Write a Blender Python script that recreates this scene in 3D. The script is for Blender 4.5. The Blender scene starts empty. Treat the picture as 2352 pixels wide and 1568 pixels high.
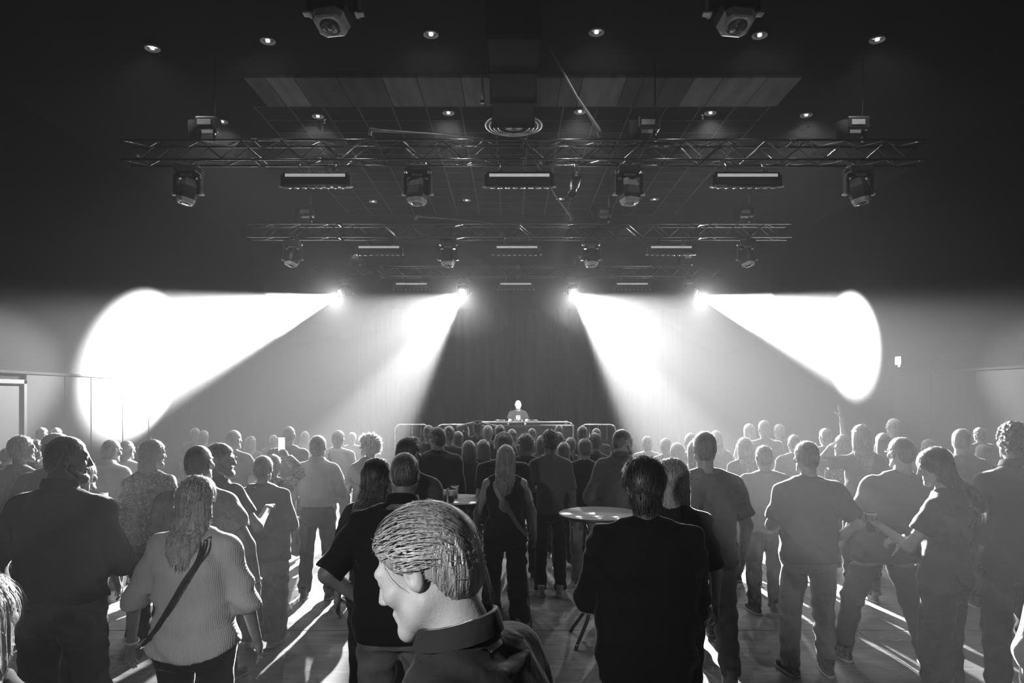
import bpy, bmesh, math, random
import numpy as np
from mathutils import Vector, Matrix, Euler
S = bpy.context.scene
COL = S.collection
random.seed(7)
RNG = np.random.default_rng(7)
R = math.radians
# ---------------------------------------------------------------- camera, world, lights, exposure
CAMZ, FPX, HORIZ = 2.1, 1600.0, 912.0        # metres, focal length in pixels, horizon row in the 2352x1568 frame
cam_data = bpy.data.cameras.new('camera')
cam_data.sensor_width = 36.0
cam_data.lens = 36.0 * FPX / 2352.0
cam_data.shift_y = (HORIZ - 784.0) / 2352.0
cam_data.clip_start = 0.05
cam_data.clip_end = 200
camera = bpy.data.objects.new('camera', cam_data)
camera.location = (0, 0, CAMZ)
camera.rotation_euler = (math.pi / 2, 0, 0)
COL.objects.link(camera)
S.camera = camera
world = bpy.data.worlds.new('hall_dark')
S.world = world
world.use_nodes = True
world.node_tree.nodes['Background'].inputs[0].default_value = (0.5, 0.5, 0.5, 1)
world.node_tree.nodes['Background'].inputs[1].default_value = 0.0
S.view_settings.view_transform = 'Standard'
S.view_settings.look = 'None'
S.view_settings.exposure = EXPOSURE = 0.2
S.view_settings.gamma = 1.0
S.view_settings.use_curve_mapping = False
S.cycles.use_denoising = True
S.cycles.volume_bounces = 0
S.cycles.max_bounces = 3
S.cycles.diffuse_bounces = 1
S.cycles.glossy_bounces = 1
S.cycles.transmission_bounces = 4
S.cycles.sample_clamp_indirect = 4.0
S.cycles.use_adaptive_sampling = True
S.cycles.adaptive_threshold = 0.1
S.cycles.adaptive_min_samples = 12
HAZE = 0.0048            # scattering per metre
HAZE_G = 0.32           # forward scattering of stage haze
BEAM_W = 200000.0         # each beam fixture of the rear truss
SPILL_W = 1350.0         # lens spill around each beam fixture
GLOW_W = 80.0          # stray light of the lens housings
DOWN_W = 300.0          # dimmed ceiling downlights
_wn = world.node_tree                   # the haze fills all the air of the hall
_vs = _wn.nodes.new('ShaderNodeVolumeScatter')
_vs.inputs['Color'].default_value = (1, 1, 1, 1)
_vs.inputs['Density'].default_value = HAZE
_vs.inputs['Anisotropy'].default_value = HAZE_G
_wn.links.new(_vs.outputs[0], _wn.nodes['World Output'].inputs['Volume'])
HX = 0.17               # centre line of the rig, slightly right of the camera

def W(px, py, d):
    """World point seen at a pixel of the 2352x1568 frame at distance d in front of the camera."""
    return Vector(((px - 1176.0) * d / FPX, d, CAMZ + (HORIZ - py) * d / FPX))

# ---------------------------------------------------------------- materials (all procedural, all grey: the photograph is black and white)
MATS = {}
def mat(name, v, rough=0.6, var=0.25, scale=8.0, bump=0.0, bscale=60.0, metal=0.0, spec=0.5, emit=0.0, stretch=(1, 1, 1), sheen=0.0, coord='Object'):
    if name in MATS:
        return MATS[name]
    m = bpy.data.materials.new(name)
    m.use_nodes = True
    nt = m.node_tree
    b = nt.nodes['Principled BSDF']
    tc = nt.nodes.new('ShaderNodeTexCoord')
    mp = nt.nodes.new('ShaderNodeMapping')
    mp.inputs['Scale'].default_value = stretch
    nt.links.new(tc.outputs[coord], mp.inputs[0])
    nz = nt.nodes.new('ShaderNodeTexNoise')
    nz.inputs['Scale'].default_value = scale
    nz.inputs['Detail'].default_value = 3
    nt.links.new(mp.outputs[0], nz.inputs['Vector'])
    cr = nt.nodes.new('ShaderNodeMapRange')
    cr.inputs[1].default_value = 0.25
    cr.inputs[2].default_value = 0.75
    cr.inputs[3].default_value = v * (1 - var)
    cr.inputs[4].default_value = v * (1 + var)
    nt.links.new(nz.outputs[0], cr.inputs[0])
    nt.links.new(cr.outputs[0], b.inputs['Base Color'])
    b.inputs['Roughness'].default_value = rough
    b.inputs['Metallic'].default_value = metal
    b.inputs['Specular IOR Level'].default_value = spec
    if sheen:
        b.inputs['Sheen Weight'].default_value = sheen
        b.inputs['Sheen Roughness'].default_value = 0.25
    if emit:
        b.inputs['Emission Color'].default_value = (1, 1, 1, 1)
        b.inputs['Emission Strength'].default_value = emit
    if bump:
        n2 = nt.nodes.new('ShaderNodeTexNoise')
        n2.inputs['Scale'].default_value = bscale
        n2.inputs['Detail'].default_value = 3
        nt.links.new(mp.outputs[0], n2.inputs['Vector'])
        bp = nt.nodes.new('ShaderNodeBump')
        bp.inputs['Strength'].default_value = bump
        bp.inputs['Distance'].default_value = 0.02
        nt.links.new(n2.outputs[0], bp.inputs['Height'])
        nt.links.new(bp.outputs[0], b.inputs['Normal'])
    MATS[name] = m
    return m

M_BLACKMETAL = mat('black_coated_metal', 0.02, 0.35, spec=0.6)
M_ALU = mat('dark_truss_aluminium', 0.16, 0.20, metal=1.0)
M_STEEL = mat('bright_steel', 0.55, 0.25, metal=1.0)
M_CASE = mat('black_fixture_plastic', 0.025, 0.42, bump=0.1, bscale=200)
M_PALE = mat('pale_fixture_trim', 0.45, 0.4)
M_GLASS = mat('dark_lens_glass', 0.05, 0.08, spec=0.9)
M_CEIL = mat('dark_ceiling_paint', 0.003, 0.95, spec=0.05)
M_TEE = mat('dull_ceiling_tee', 0.03, 0.7, spec=0.15)
M_WALLD = mat('dark_wall_paint', 0.001, 0.9, spec=0.05, scale=1.2, bump=0.15, bscale=20)
M_WALLP = mat('pale_wall_paint', 0.003, 0.8, spec=0.1, scale=1.0, var=0.15)
M_TRIM = mat('grey_trim_paint', 0.004, 0.9, spec=0.1)

# ---------------------------------------------------------------- mesh helpers
def add_obj(name, me, parent=None, m=None):
    o = bpy.data.objects.new(name, me)
    COL.objects.link(o)
    if parent is not None:
        o.parent = parent
    if m is not None and len(me.materials) == 0:
        me.materials.append(m)
    return o

def tag(o, label=None, cat=None, group=None, kind=None):
    if label: o['label'] = label
    if cat: o['category'] = cat
    if group: o['group'] = group
    if kind: o['kind'] = kind
    return o

def thing(name, label, cat, loc=(0, 0, 0), rotz=0.0, group=None):
    o = bpy.data.objects.new(name, None)
    o.empty_display_size = 0.1
    COL.objects.link(o)
    o.location = loc
    o.rotation_euler = (0, 0, rotz)
    return tag(o, label, cat, group)

def copy_tree(o, parent=None):
    c = o.copy()
    COL.objects.link(c)
    c.parent = parent
    for ch in o.children:
        copy_tree(ch, c)
    return c

class MB:
    """Collects boxes, tubes and lathes and links them as ONE mesh object."""
    def __init__(s):
        s.v, s.f, s.sm = [], [], []
    def add(s, verts, faces, smooth=False, mtx=None):
        n = len(s.v)
        for p in verts:
            p = Vector(p)
            s.v.append(tuple(mtx @ p) if mtx is not None else tuple(p))
        for q in faces:
            s.f.append(tuple(n + i for i in q))
            s.sm.append(smooth)
        return s
    def box(s, c, size, bev=0.0, mtx=None):
        x, y, z = (size[0] / 2, size[1] / 2, size[2] / 2)
        if bev <= 0:
            vs = [(c[0] + i * x, c[1] + j * y, c[2] + k * z) for k in (-1, 1) for j in (-1, 1) for i in (-1, 1)]
            fs = [(0, 2, 3, 1), (4, 5, 7, 6), (0, 1, 5, 4), (2, 6, 7, 3), (0, 4, 6, 2), (1, 3, 7, 5)]
            return s.add(vs, fs, False, mtx)
        bm = bmesh.new()
        bmesh.ops.create_cube(bm, size=1.0)
        for v in bm.verts:
            v.co = Vector((v.co.x * size[0], v.co.y * size[1], v.co.z * size[2]))
        bmesh.ops.bevel(bm, geom=list(bm.edges), offset=bev, segments=2, affect='EDGES', profile=0.5)
        bm.verts.index_update()
        vs = [(v.co.x + c[0], v.co.y + c[1], v.co.z + c[2]) for v in bm.verts]
        fs = [tuple(v.index for v in f.verts) for f in bm.faces]
        bm.free()
        return s.add(vs, fs, False, mtx)
    def tube(s, pts, r, n=8, cap=True, mtx=None):
        pts = [Vector(p) for p in pts]
        rs = r if isinstance(r, (list, tuple)) else [r] * len(pts)
        vs, fs = [], []
        ref = None
        for i, p in enumerate(pts):
            t = (pts[min(i + 1, len(pts) - 1)] - pts[max(i - 1, 0)]).normalized()
            if ref is None:
                ref = t.orthogonal().normalized()
            ref = (ref - t * ref.dot(t)).normalized()
            b = t.cross(ref)
            for k in range(n):
                a = 2 * math.pi * k / n
                vs.append(p + (ref * math.cos(a) + b * math.sin(a)) * rs[i])
        for i in range(len(pts) - 1):
            for k in range(n):
                fs.append((i * n + k, i * n + (k + 1) % n, (i + 1) * n + (k + 1) % n, (i + 1) * n + k))
        if cap:
            fs.append(tuple(reversed(range(n))))
            fs.append(tuple(range((len(pts) - 1) * n, len(pts) * n)))
        return s.add(vs, fs, True, mtx)
    def lathe(s, prof, n=24, c=(0, 0, 0), mtx=None, capb=True, capt=True):
        vs, fs = [], []
        for (r, z) in prof:
            for k in range(n):
                a = 2 * math.pi * k / n
                vs.append((c[0] + r * math.cos(a), c[1] + r * math.sin(a), c[2] + z))
        for i in range(len(prof) - 1):
            for k in range(n):
                fs.append((i * n + k, i * n + (k + 1) % n, (i + 1) * n + (k + 1) % n, (i + 1) * n + k))
        if capb: fs.append(tuple(reversed(range(n))))
        if capt: fs.append(tuple(range((len(prof) - 1) * n, len(prof) * n)))
        return s.add(vs, fs, True, mtx)
    def loft(s, rings, smooth=False, mtx=None):
        n = len(rings[0])
        vs = [p for r_ in rings for p in r_]
        fs = []
        for i in range(len(rings) - 1):
            for k in range(n):
                fs.append((i * n + k, i * n + (k + 1) % n, (i + 1) * n + (k + 1) % n, (i + 1) * n + k))
        fs.append(tuple(reversed(range(n))))
        fs.append(tuple(range((len(rings) - 1) * n, len(rings) * n)))
        return s.add(vs, fs, smooth, mtx)
    def mesh(s, name, m=None):
        me = bpy.data.meshes.new(name)
        me.from_pydata(s.v, [], s.f)
        me.polygons.foreach_set('use_smooth', s.sm)
        me.update()
        if m: me.materials.append(m)
        return me
    def build(s, name, m=None, parent=None):
        return add_obj(name, s.mesh(name, m), parent)

def struct(o):
    o['kind'] = 'structure'
    return o

# ---------------------------------------------------------------- beam lights (their lamps hang in the fixtures of the rear truss, built below)
RIG_X = (-5.05 + HX, -1.59 + HX, 1.59 + HX, 5.05 + HX)
RIG_Y = (5.55, 10.5, 15.5, 20.5)
RIG_Z = 5.78
def beam_dir(P, ang, psi, theta):
    """Axis of a cone at P (half angle theta) that runs towards the room's front; ang / psi set its slant and spread as seen from the hall."""
    u = (Vector((0, 0, CAMZ)) - P).normalized()
    phi = math.asin(min(0.99, math.sin(theta) / math.sin(psi)))
    side = Vector((0, 0, 1)).cross(u).normalized()       # u points to -Y: side is +X
    up = u.cross(side).normalized()
    w = side * math.cos(ang) + up * math.sin(ang)
    return (u * math.cos(phi) + w * math.sin(phi)).normalized()
def spot(name, P, a, theta, power, blend, radius=0.06):
    l = bpy.data.lights.new(name, 'SPOT')
    l.energy = power
    l.spot_size = 2 * theta
    l.spot_blend = blend
    l.shadow_soft_size = radius
    o = bpy.data.objects.new(name, l)
    COL.objects.link(o)
    o.location = P
    o.rotation_euler = Vector(a).to_track_quat('-Z', 'Y').to_euler()
    return o
FILL_W = 210.0            # added fill spotlight, unseen behind the camera
BEAMS = []
for i, x in enumerate(RIG_X):
    P = Vector((x, RIG_Y[3] - 0.12, 5.13))
    sgn = -1 if i < 2 else 1
    if i in (0, 3):
        th, psi, el = (R(16.6) if i == 0 else R(19)), (R(19.8) if i == 0 else R(19.5)), R(-18.5)
    else:
        th, psi, el = R(8.5), R(39), R(-36)
    ang = el if sgn > 0 else math.pi - el
    a = beam_dir(P, ang, psi, th)
    BEAMS.append((P, a, th))
    if i in (0, 3):                     # weaker part of the outer beams that runs on along the side walls
        aw = beam_dir(P, ang, R(19.5), R(10))
        spot('beam_lamp_side', P + a * 0.33, aw, R(10), BEAM_W * (0.30 if i == 0 else 0.16), 0.6)
    if i in (1, 2):                     # narrow core of the inner beams, reaching the people nearest the camera
        ae = beam_dir(P, R(-56) if sgn > 0 else math.pi - R(-56), R(16), R(5.5))
        spot('beam_lamp_edge', P + a * 0.33, ae, R(5.5), BEAM_W * 0.5, 0.45)
        ac = beam_dir(P, ang, psi, R(4.6))
        spot('beam_lamp_core', P + a * 0.33, ac, R(4.6), BEAM_W * (0.26 if i == 1 else 0.68), 0.4)
    spot('beam_lamp', P + a * 0.32, a, th, BEAM_W * (3.4 if i in (0, 3) else 0.26), 0.5 if i in (0, 3) else 0.25)
    spot('beam_lamp_glow', P + a * 0.36, Vector((0, -1, -0.05)).normalized(), R(80), GLOW_W, 1.0)
    spot('beam_lamp_spill', P + a * 0.34, Vector((-0.25 * P.x / 5.0, -1, -0.40)).normalized(), R(37), SPILL_W, 1.0)
# ================================================================ THE HALL
XL, XR, YB, YF, ZC = -8.6, 8.95, 23.2, -5.0, 7.2
# ---- floor: concrete slabs with open joints
def floor_mat():
    m = bpy.data.materials.new('worn_concrete')
    m.use_nodes = True
    nt = m.node_tree
    b = nt.nodes['Principled BSDF']
    tc = nt.nodes.new('ShaderNodeTexCoord')
    ge = nt.nodes.new('ShaderNodeNewGeometry')
    def noise(scale, det, stretch):
        mp = nt.nodes.new('ShaderNodeMapping')
        mp.inputs['Scale'].default_value = stretch
        nt.links.new(ge.outputs['Position'], mp.inputs[0])
        n = nt.nodes.new('ShaderNodeTexNoise')
        n.inputs['Scale'].default_value = scale
        n.inputs['Detail'].default_value = det
        n.inputs['Roughness'].default_value = 0.65
        nt.links.new(mp.outputs[0], n.inputs['Vector'])
        return n
    n1 = noise(1.3, 6, (1, 1, 1))
    n2 = noise(9.0, 5, (0.25, 2.2, 1))
    n3 = noise(5.0, 8, (1, 1.6, 1))
    mx = nt.nodes.new('ShaderNodeMath'); mx.operation = 'MULTIPLY'
    nt.links.new(n1.outputs[0], mx.inputs[0]); nt.links.new(n2.outputs[0], mx.inputs[1])
    cr = nt.nodes.new('ShaderNodeMapRange')
    cr.inputs[1].default_value = 0.12; cr.inputs[2].default_value = 0.40
    cr.inputs[3].default_value = 0.11; cr.inputs[4].default_value = 0.32
    nt.links.new(mx.outputs[0], cr.inputs[0])
    st = nt.nodes.new('ShaderNodeMapRange')       # dark spilled-drink stains
    st.inputs[1].default_value = 0.66; st.inputs[2].default_value = 0.72
    st.inputs[3].default_value = 1.0; st.inputs[4].default_value = 0.25
    nt.links.new(n3.outputs[0], st.inputs[0])
    m2 = nt.nodes.new('ShaderNodeMath'); m2.operation = 'MULTIPLY'
    nt.links.new(cr.outputs[0], m2.inputs[0]); nt.links.new(st.outputs[0], m2.inputs[1])
    nt.links.new(m2.outputs[0], b.inputs['Base Color'])
    rr = nt.nodes.new('ShaderNodeMapRange')
    rr.inputs[3].default_value = 0.28; rr.inputs[4].default_value = 0.62
    nt.links.new(n2.outputs[0], rr.inputs[0])
    nt.links.new(rr.outputs[0], b.inputs['Roughness'])
    bp = nt.nodes.new('ShaderNodeBump')
    bp.inputs['Strength'].default_value = 0.35; bp.inputs['Distance'].default_value = 0.01
    nt.links.new(n2.outputs[0], bp.inputs['Height'])
    nt.links.new(bp.outputs[0], b.inputs['Normal'])
    return m
M_FLOOR = floor_mat()
floor = struct(MB().box(((XL + XR) / 2, (YB + YF) / 2, -0.11), (XR - XL + 0.6, YB - YF + 0.6, 0.18)).build('floor', mat('floor_joint_fill', 0.03, 0.9)))
SLX, SLY = 2.925, 1.41
slab_me = MB().box((0, 0, -0.012), (SLX - 0.012, SLY - 0.012, 0.024), 0.003).mesh('slab', M_FLOOR)
for i in range(6):
    for j in range(20):
        o = add_obj('slab', slab_me, floor)
        o.location = (XL + SLX * (i + 0.5), YF + SLY * (j + 0.5), 0)
# ---- walls
def wall(name, c, size, m):
    return struct(MB().box(c, size).build(name, m))
ZW = 2.5
wall_left = wall('wall_left', (XL - 0.1, (YB + YF) / 2, ZC / 2), (0.2, YB - YF, ZC), M_WALLD)
wall_right = wall('wall_right', (XR + 0.1, (YB + YF) / 2, ZC / 2), (0.2, YB - YF, ZC), M_WALLD)
wall_back = wall('wall_back', ((XL + XR) / 2, YB + 0.1, ZC / 2), (XR - XL + 0.4, 0.2, ZC), M_WALLD)
wall_front = wall('wall_front', ((XL + XR) / 2, YF - 0.1, ZC / 2), (XR - XL + 0.4, 0.2, ZC), M_WALLD)
# pale lower panels, each a piece of its wall
def panels(parent, x, y0, y1, edges, z1, m, sgn):
    for a, b_ in zip(edges[:-1], edges[1:]):
        MB().box((x, (a + b_) / 2, z1 / 2), (0.05, (b_ - a) - 0.025, z1 - 0.01), 0.006).build('panel', m, parent)
panels(wall_left, XL + 0.025, 0, 0, [12.25, 13.32, 14.15, 15.3, 16.4, 17.5, 18.6, 19.7], 2.50, M_WALLP, 1)
panels(wall_left, XL + 0.025, 0, 0, [-4.8, -3.5, -2.2, -0.9, 0.4, 1.7, 3.0, 4.3, 5.6, 6.9, 8.2, 9.5, 10.6], 2.50, M_WALLP, 1)
panels(wall_right, XR - 0.025, 0, 0, [-4.8, -3.4, -2.0, -0.6, 0.8, 2.2, 3.6, 5.0, 6.4, 7.8, 9.2, 10.6, 12.0, 13.4, 14.8, 16.2], 2.60, M_WALLP, -1)
# door in the left wall
door = thing('door_1', 'grey double door with pale frame in the left wall', 'door', (XL + 0.03, 11.4, 0))
struct(door)
for k in (-1, 1):
    leaf = MB().box((0.0, k * 0.37, 1.15), (0.05, 0.72, 2.28), 0.008).build('door_leaf', mat('grey_door_paint', 0.002, 0.7, spec=0.1), door)
    MB().tube([(0.06, k * 0.08, 0.95), (0.06, k * 0.08, 1.25)], 0.012).box((0.04, k * 0.08, 0.97), (0.05, 0.02, 0.02)).box((0.04, k * 0.08, 1.23), (0.05, 0.02, 0.02)).build('handle', M_STEEL, leaf)
fr = MB()
fr.box((0.01, -0.79, 1.2), (0.10, 0.07, 2.4)).box((0.01, 0.79, 1.2), (0.10, 0.07, 2.4)).box((0.01, 0, 2.37), (0.10, 1.65, 0.07))
fr.build('door_frame', mat('pale_door_frame', 0.006, 0.6, spec=0.1), door)
struct(MB().box((XL + 0.035, 15.3, 2.53), (0.07, 9.0, 0.05), 0.01).build('trim_1', M_TRIM))
struct(MB().box((XR - 0.035, 5.7, 2.63), (0.07, 21.0, 0.05), 0.01).build('trim_2', M_TRIM))
# ---- ceiling: dark slab, board strip, tee grid with tiles
ceiling = struct(MB().box(((XL + XR) / 2, (YB + YF) / 2, ZC + 0.1), (XR - XL + 0.4, YB - YF + 0.4, 0.2)).build('ceiling', M_CEIL))
random.seed(3)
x = -4.25
bi = 0
while x < 4.45:
    wd = random.choice((0.28, 0.34, 0.45, 0.55, 0.7))
    v = random.choice((0.045, 0.07, 0.09, 0.12))
    MB().box((x + wd / 2, 11.55, ZC - 0.03), (wd - 0.012, 1.08, 0.05), 0.004).build('board', mat('ceiling_board_%d' % int(v * 1000), v, 0.85, spec=0.05, scale=6, stretch=(1, 0.15, 1), var=0.35), ceiling)
    x += wd
tile_me = MB().box((0, 0, 0), (0.57, 0.57, 0.02), 0.003).mesh('ceiling_tile', mat('dark_ceiling_tile', 0.005, 0.95, spec=0.05))
for i in range(15):
    for j in range(12):
        o = add_obj('ceiling_tile', tile_me, ceiling)
        o.location = (-4.2 + 0.6 * i, 12.45 + 0.6 * j, ZC - 0.012)
tee_a = MB().box((0, 0, 0), (0.028, 7.2, 0.03)).mesh('ceiling_tee', M_TEE)
tee_b = MB().box((0, 0, 0), (9.0, 0.028, 0.03)).mesh('ceiling_tee', M_TEE)
for i in range(16):
    o = add_obj('ceiling_tee', tee_a, ceiling); o.location = (-4.5 + 0.6 * i, 15.75, ZC - 0.02)
for j in range(13):
    o = add_obj('ceiling_tee', tee_b, ceiling); o.location = (0.0, 12.15 + 0.6 * j, ZC - 0.021)
# air duct and round diffuser
duct = thing('air_duct', 'black rectangular air duct running along the ceiling to the round diffuser', 'duct', (0.02, 10.3, ZC))
MB().box((0, -0.05, -0.34), (0.66, 3.0, 0.44), 0.02).build('duct_body', mat('black_duct', 0.005, 0.9, spec=0.05), duct)
for k in range(4):
    MB().box((0, -1.5 + 0.95 * k, -0.34), (0.72, 0.05, 0.50), 0.01).build('flange', mat('black_duct', 0.005), duct)
dif = thing('ceiling_diffuser', 'large round ceiling air diffuser with concentric bright rings below the duct', 'air diffuser', (0.03, 12.35, 6.92))
MB().lathe([(0.20, 0.26), (0.20, 0.06), (0.50, 0.02), (0.505, 0.0), (0.47, 0.02), (0.18, 0.05)], 40, capb=False, capt=False).build('housing', M_BLACKMETAL, dif)
for k, r_ in enumerate((0.50, 0.43, 0.36, 0.28)):
    vs = [(r_ * math.cos(2 * math.pi * q / 40), r_ * math.sin(2 * math.pi * q / 40), 0.0 - 0.012 * k) for q in range(41)]
    MB().tube(vs, 0.014 if k else 0.02, 6, cap=False).build('ring', M_STEEL, dif)
MB().lathe([(0.0, -0.05), (0.16, -0.045), (0.17, -0.02), (0.10, 0.02)], 28).build('centre_plate', M_CASE, dif)
# downlights
dl_ring = MB().lathe([(0.085, 0.03), (0.095, 0.0), (0.105, 0.0), (0.108, 0.012), (0.10, 0.03)], 24, capb=False, capt=False).mesh('trim_ring', M_PALE)
dl_cup = MB().lathe([(0.085, 0.03), (0.07, 0.028), (0.03, 0.03)], 24, capb=False).mesh('reflector', mat('downlight_reflector', 0.5, 0.2, metal=0.8))
dl_bulb = MB().lathe([(0.008, -0.004), (0.03, 0.0), (0.034, 0.012), (0.028, 0.03)], 16).mesh('bulb', mat('dimmed_bulb', 0.8, 0.3, emit=0.8))
rows = {'the front row above the nearest spotlights': [(350, 112), (615, 95), (990, 80), (1370, 75), (1745, 82), (2015, 92)],
        'the middle row behind the board strip': [(510, 280), (730, 268), (1030, 260), (1332, 257), (1632, 260), (1852, 265)],
        'the rear row behind the first truss': [(857, 463), (1072, 460), (1287, 457), (1503, 458)]}
ordn = ('leftmost', 'second from left', 'third from left', 'fourth from left', 'fifth from left', 'sixth from left')
for rn, pts in rows.items():
    for k, (px, py) in enumerate(pts):
        d = (ZC - 0.05 - CAMZ) * FPX / (HORIZ - py)
        p = W(px, py, d)
        t = thing('ceiling_downlight', 'round recessed ceiling downlight, %s of %s' % (ordn[k] if k < len(pts) - 1 else 'rightmost', rn), 'downlight', (p.x, p.y, ZC - 0.055), group='round downlights in the dark ceiling')
        add_obj('trim_ring', dl_ring, t); add_obj('reflector', dl_cup, t); add_obj('bulb', dl_bulb, t)
        if not rn.startswith('the rear'):
            spot('downlight_lamp', (p.x, p.y, ZC - 0.09), (0, 0, -1), R(62), DOWN_W * (1.0 if rn.startswith('the middle') else 0.15), 0.7, 0.05)
# spotlight added out of view, left behind the camera, to brighten the nearest guests
tl_p = Vector((-1.75, -0.35, 2.65)); tl_a = (Vector((-0.35, 1.7, 1.6)) - tl_p).normalized()
t = thing('added_fill_spotlight', 'added black fill spotlight out of view behind the camera, aimed at the nearest guests', 'spotlight', tl_p)
mt = tl_a.to_track_quat('-Z', 'Y').to_matrix().to_4x4()
MB().tube([(0, 0, 0.08), (0, 0, ZC - 2.66)], 0.010, 8).build('stem', M_BLACKMETAL, t)
MB().lathe([(0.035, 0.13), (0.05, 0.12), (0.055, 0.0), (0.085, -0.10), (0.09, -0.16), (0.082, -0.16), (0.05, -0.02)], 24, mtx=mt, capt=False).build('shade', M_CASE, t)
MB().lathe([(0.0, -0.06), (0.035, -0.055), (0.04, -0.02)], 16, mtx=mt).build('bulb', mat('lit_fill_bulb', 0.9, 0.4, emit=3.0), t)
spot('added_fill_lamp', tl_p + tl_a * 0.18, tl_a, R(42), FILL_W, 1.0, 0.06)
# sprinklers
for (px, py), w_ in (((745, 295), 'left'), ((1615, 285), 'right')):
    p = W(px, py, 4.9 * FPX / (HORIZ - py))
    t = thing('sprinkler_head', 'small ceiling sprinkler head on the %s of the round diffuser' % w_, 'sprinkler', (p.x, p.y, ZC - 0.03))
    MB().lathe([(0.035, 0.0), (0.04, -0.012), (0.012, -0.02), (0.012, -0.06)], 14).build('escutcheon', M_STEEL, t)
    MB().lathe([(0.0, -0.075), (0.025, -0.072), (0.025, -0.066), (0.0, -0.06)], 12).build('deflector', M_STEEL, t)
# hanging steel rod
rod = thing('hanging_rod', 'bright vertical steel rod hanging from the ceiling beside the air duct', 'rod', (-0.45, 10.5, 6.55))
MB().tube([(0, 0, 0), (0.0, 0, 0.62)], 0.013).build('rod', M_STEEL, rod)
MB().box((0, 0, 0.0), (0.06, 0.06, 0.05), 0.01).build('rod_clamp', M_BLACKMETAL, rod)
# lit exit sign on the right wall
p = W(2062, 828, 8.86 * FPX / (2062 - 1176))
ex = thing('exit_sign', 'small square lit sign high on the right wall', 'sign', (XR - 0.02, p.y, p.z))
MB().box((-0.03, 0, 0), (0.06, 0.24, 0.20), 0.008).build('housing', M_CASE, ex)
MB().box((-0.065, 0, 0), (0.012, 0.22, 0.18), 0.004).build('lit_face', mat('lit_sign_face', 0.9, 0.4, emit=6.0), ex)
MB().box((-0.03, 0.02, -0.12), (0.03, 0.03, 0.04)).build('test_lamp', mat('lit_sign_face', 0.9), ex)
# pale grilles high on the back wall
for k, px in enumerate((1161, 1194, 1226)):
    p = W(px, 787, YB - 0.03)
    t = thing('wall_grille', 'pale slotted grille high on the back wall above the DJ, %s of three' % ('left', 'middle', 'right')[k], 'grille', (p.x, p.y, p.z), group='pale grilles on the back wall')
    MB().box((0, 0, 0), (0.42, 0.03, 0.20), 0.006).build('frame', mat('grille_grey', 0.25, 0.5), t)
    for q in (-1, 1):
        MB().box((0, -0.025, q * 0.055), (0.38, 0.03, 0.05), 0.006).build('slat', mat('grille_white', 0.8, 0.4), t)
# black curtain behind the stage
cu = MB()
n = 220
cw0, cw1, ch = -5.2, 5.6, 5.0
vs, fs = [], []
for k in range(n + 1):
    x_ = cw0 + (cw1 - cw0) * k / n
    y_ = YB - 0.28 + 0.07 * math.sin(k * 0.95) + 0.03 * math.sin(k * 0.37 + 1)
    vs += [(x_, y_, 0.02), (x_, y_ * 1.0, ch)]
for k in range(n):
    fs.append((2 * k, 2 * k + 2, 2 * k + 3, 2 * k + 1))
cu.add(vs, fs, True)
tag(cu.build('stage_curtain', mat('black_velvet', 0.006, 0.9, sheen=0.1)), 'black pleated curtain hanging behind the DJ stage', 'curtain')

# ================================================================ STAGE, DJ TABLE, BARRIERS
DJY = 16.8
stage = thing('stage_platform', 'low black stage platform under the DJ table', 'stage', (HX, 19.0, 0))
for i in range(5):
    for j in range(3):
        MB().box((-4.0 + 2.0 * i, -2.0 + 2.0 * j, 0.36), (1.985, 1.985, 0.08), 0.006).build('deck_panel', mat('black_stage_ply', 0.015, 0.5, bump=0.1, bscale=120), stage)
for i in range(6):
    for j in (-2.9, -1.0, 1.0, 2.9):
        MB().box((max(-4.93, min(4.93, -5.0 + 2.0 * i)), j, 0.16), (0.06, 0.06, 0.32)).build('leg', M_BLACKMETAL, stage)
MB().box((0, -3.0, 0.16), (10.0, 0.02, 0.32)).build('skirt', mat('black_velvet', 0.006), stage)
dj_table = thing('dj_table', 'long black DJ table with draped front and bright rounded front rail', 'table', (0.28, DJY - 0.55, 0.40))
MB().box((0, 0.05, 1.03), (2.3, 0.7, 0.05), 0.008).build('table_top', mat('black_table_laminate', 0.03, 0.35), dj_table)
MB().box((0, -0.29, 0.5), (2.3, 0.02, 1.0)).build('front_cloth', mat('black_cloth_drape', 0.015, 0.9, bump=0.3, bscale=4, stretch=(6, 1, 0.3)), dj_table)
for sx in (-1, 1):
    for sy in (-0.2, 0.32):
        MB().tube([(sx * 1.08, sy, 0.0), (sx * 1.08, sy, 1.01)], 0.022).build('leg', M_BLACKMETAL, dj_table)
rail = [(-0.55, -0.33, 1.13)] + [(0.2 + 0.3 * k, -0.33, 1.13) for k in range(3)] + [(0.98, -0.33, 1.13), (1.06, -0.33, 1.11), (1.10, -0.33, 1.06), (1.12, -0.33, 0.98), (1.12, -0.33, 0.0)]
MB().tube([(-1.12, -0.33, 0.0), (-1.12, -0.33, 0.98), (-1.10, -0.33, 1.06), (-1.06, -0.33, 1.11), (-0.98, -0.33, 1.13)] + rail, 0.017).build('front_rail', mat('bright_rail_steel', 0.7, 0.3, metal=0.8), dj_table)
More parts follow.
